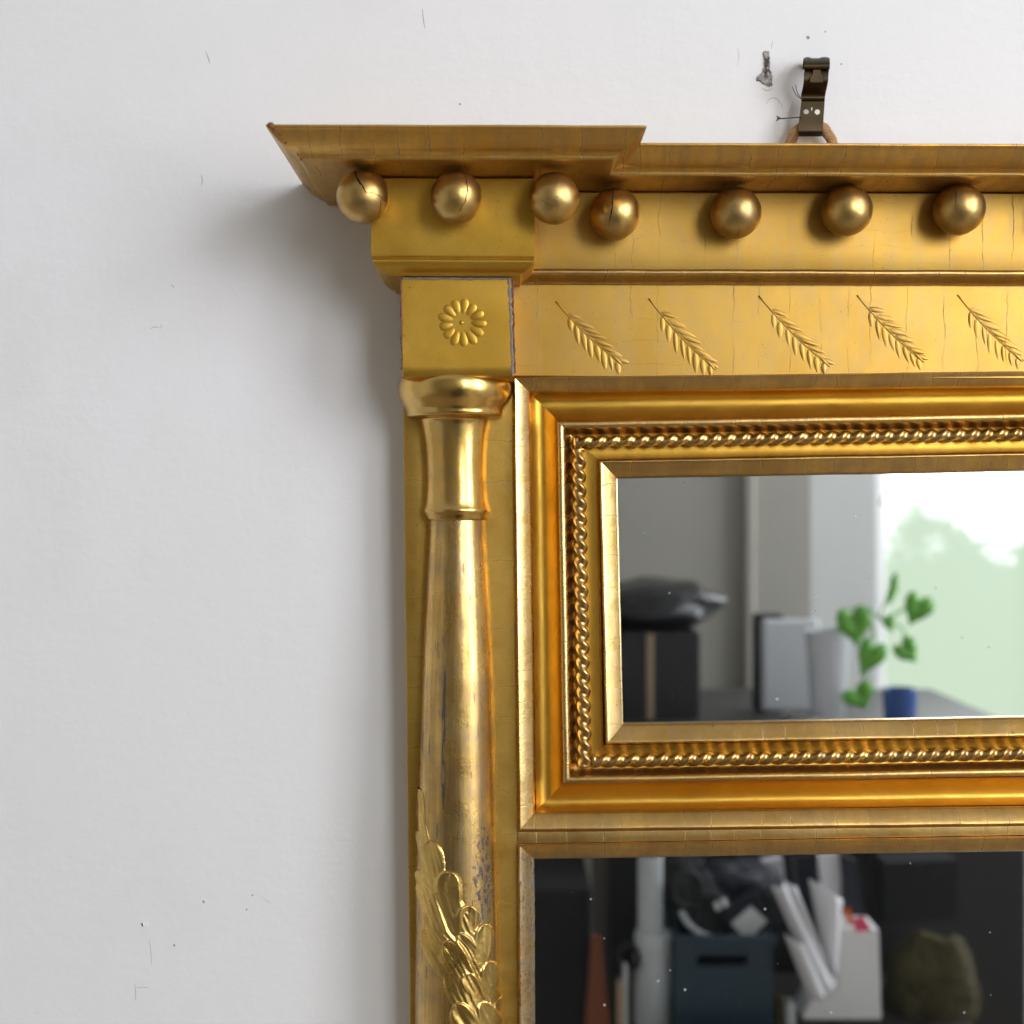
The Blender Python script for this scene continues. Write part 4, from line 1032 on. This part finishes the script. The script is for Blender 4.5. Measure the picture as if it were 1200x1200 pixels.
# white magazine file
yd = 1.33; t_ = thing('magazine_file', 'tall white magazine file with a pink card sticking out', 'file box', RP(985, 1192, yd))
quad('file_body', [(940, 1192), (986, 1090), (1000, 1086), (1028, 1088), (1031, 1192)], yd, .07, 'white', t_)
quad('pink_card', [(996, 1076), (1010, 1072), (1020, 1088), (1002, 1090)], yd - .02, .002, 'pink', t_)
quad('orange_card', [(988, 1064), (994, 1062), (999, 1080), (993, 1082)], yd - .021, .002, 'orange', t_)
tag(quad('blue_folder', [(985, 1000), (1004, 1010), (1010, 1072), (990, 1060)], 1.40, .02, 'navy', None), 'dark blue folder standing behind the white file box', 'folder')
tag(quad('card_sheet', [(957, 998), (984, 1000), (984, 1060), (960, 1040)], 1.42, .006, 'paper', None), 'upright pale card left of the dark blue folder', 'card')
lump('olive_cloth', 'olive cloth heap right of the white file box', 1090, 1150, 1.46, .080, .06, .085, 'olive', 6)
lump('dark_bundle', 'dark bundle lying behind the slim pale roll', 800, 1030, 1.52, .05, .05, .05, 'charcoal', 9)
lump('black_pouch', 'small black pouch at the right end of the crate heap', 902, 1062, 1.42, .028, .03, .03, 'charcoal', 13)
for k, (cxp, cyp, rr_, mt, lb) in enumerate(((806, 1040, 17, 'black', 'coiled black cable hanging over the crate heap'), (736, 1120, 12, 'charcoal', 'coiled dark cable left of the cloudy roll'))):
    pts = [RP(cxp + (rr_ + .8 * math.sin(i * 1.7)) * math.cos(i * .33), cyp + (rr_ * 1.2 + .8 * math.cos(i * 2.1)) * math.sin(i * .33), 1.36 + .0004 * i) for i in range(70)]
    g = G(); g.tube(pts, .0035, 6); tag(mk('cable_coil', g.v, g.f, M[mt], ang=180), lb, 'cable')
for k, (x, h_, w_, mt, lb) in enumerate(((728, 40, 9, 'oak', 'thin wooden stick standing left of the rolls'), (733, 60, 5, 'cloudy', 'pale thin tube left of the rolls'), (914, 26, 10, 'olive', 'small ochre box right of the crate'), (926, 18, 12, 'cloudy', 'small pale pot before the file box'))):
    q0 = RP(x - w_ / 2, 1192, 1.33); q1 = RP(x + w_ / 2, 1192 - h_, 1.33); g = G(); g.box(q0[0], q1[0], -1.36, -1.33, zt2, q1[2], .003); tag(mk(('wooden_stick', 'pale_tube', 'ochre_box', 'pale_pot')[k], g.v, g.f, M[mt], smooth=False), lb, ('stick', 'tube', 'box', 'pot')[k])
tag(quad('dark_book', [(930, 1004), (950, 1000), (956, 1056), (936, 1060)], 1.47, .03, 'navy', None), 'dark book standing behind the fanned papers', 'book')
tag(quad('pale_book', [(893, 1010), (916, 1004), (922, 1060), (899, 1066)], 1.49, .03, 'board', None), 'grey book half hidden behind the crate heap', 'book')
tag(quad('wide_box', [(1035, 1010), (1120, 1006), (1120, 1075), (1035, 1080)], 1.50, .08, 'charcoal', None), 'dark box behind the olive cloth', 'box')
for i, x in enumerate((822, 842, 862, 882, 902, 922)):
    c = RP(x, 0, 1.28); g = G(); r = .011
    g.lathe([(r * .8, zt2), (r, zt2 + .002), (r, zt2 + .016), (r * .7, zt2 + .020), (r * .75, zt2 + .026), (r * .2, zt2 + .026)], c[0], -1.26, 18)
    tag(mk('small_jar', g.v, g.f, M['clear'], ang=40), ('leftmost', 'second', 'third', 'fourth', 'fifth', 'rightmost')[i] + ' small glass jar in the row before the crate', 'jar', 'glass jars along the table edge')
# planks leaning at the left
tag(quad('wood_plank', [(694, 1096), (704, 1098), (728, 1330), (676, 1330)], 1.45, .02, 'orange_wood', None), 'reddish wooden wedge leaning left of the white rolls', 'plank')
tag(quad('yellow_card', [(735, 1132), (746, 1130), (748, 1148), (736, 1150)], 1.44, .004, 'olive', None), 'small ochre card behind the cloudy roll', 'card')
xa, xb = RP(560, 0, 1.6)[0], RP(692, 0, 1.6)[0]
t_ = thing('tall_cupboard', 'tall charcoal cupboard reflected at the left of the large plate', 'cupboard', ((xa + xb) / 2, -1.75, -1.5))
g = G(); g.box(xa, xb, -1.9, -1.6, -1.5, RP(0, 1040, 1.6)[2], .004); mk('cupboard_body', g.v, g.f, M['charcoal'], t_, smooth=False)
g = G(); g.box(xb - .14, xb - .02, -1.598, -1.592, -1.48, RP(0, 1046, 1.6)[2], .001); mk('cupboard_door', g.v, g.f, M['charcoal'], t_, smooth=False)
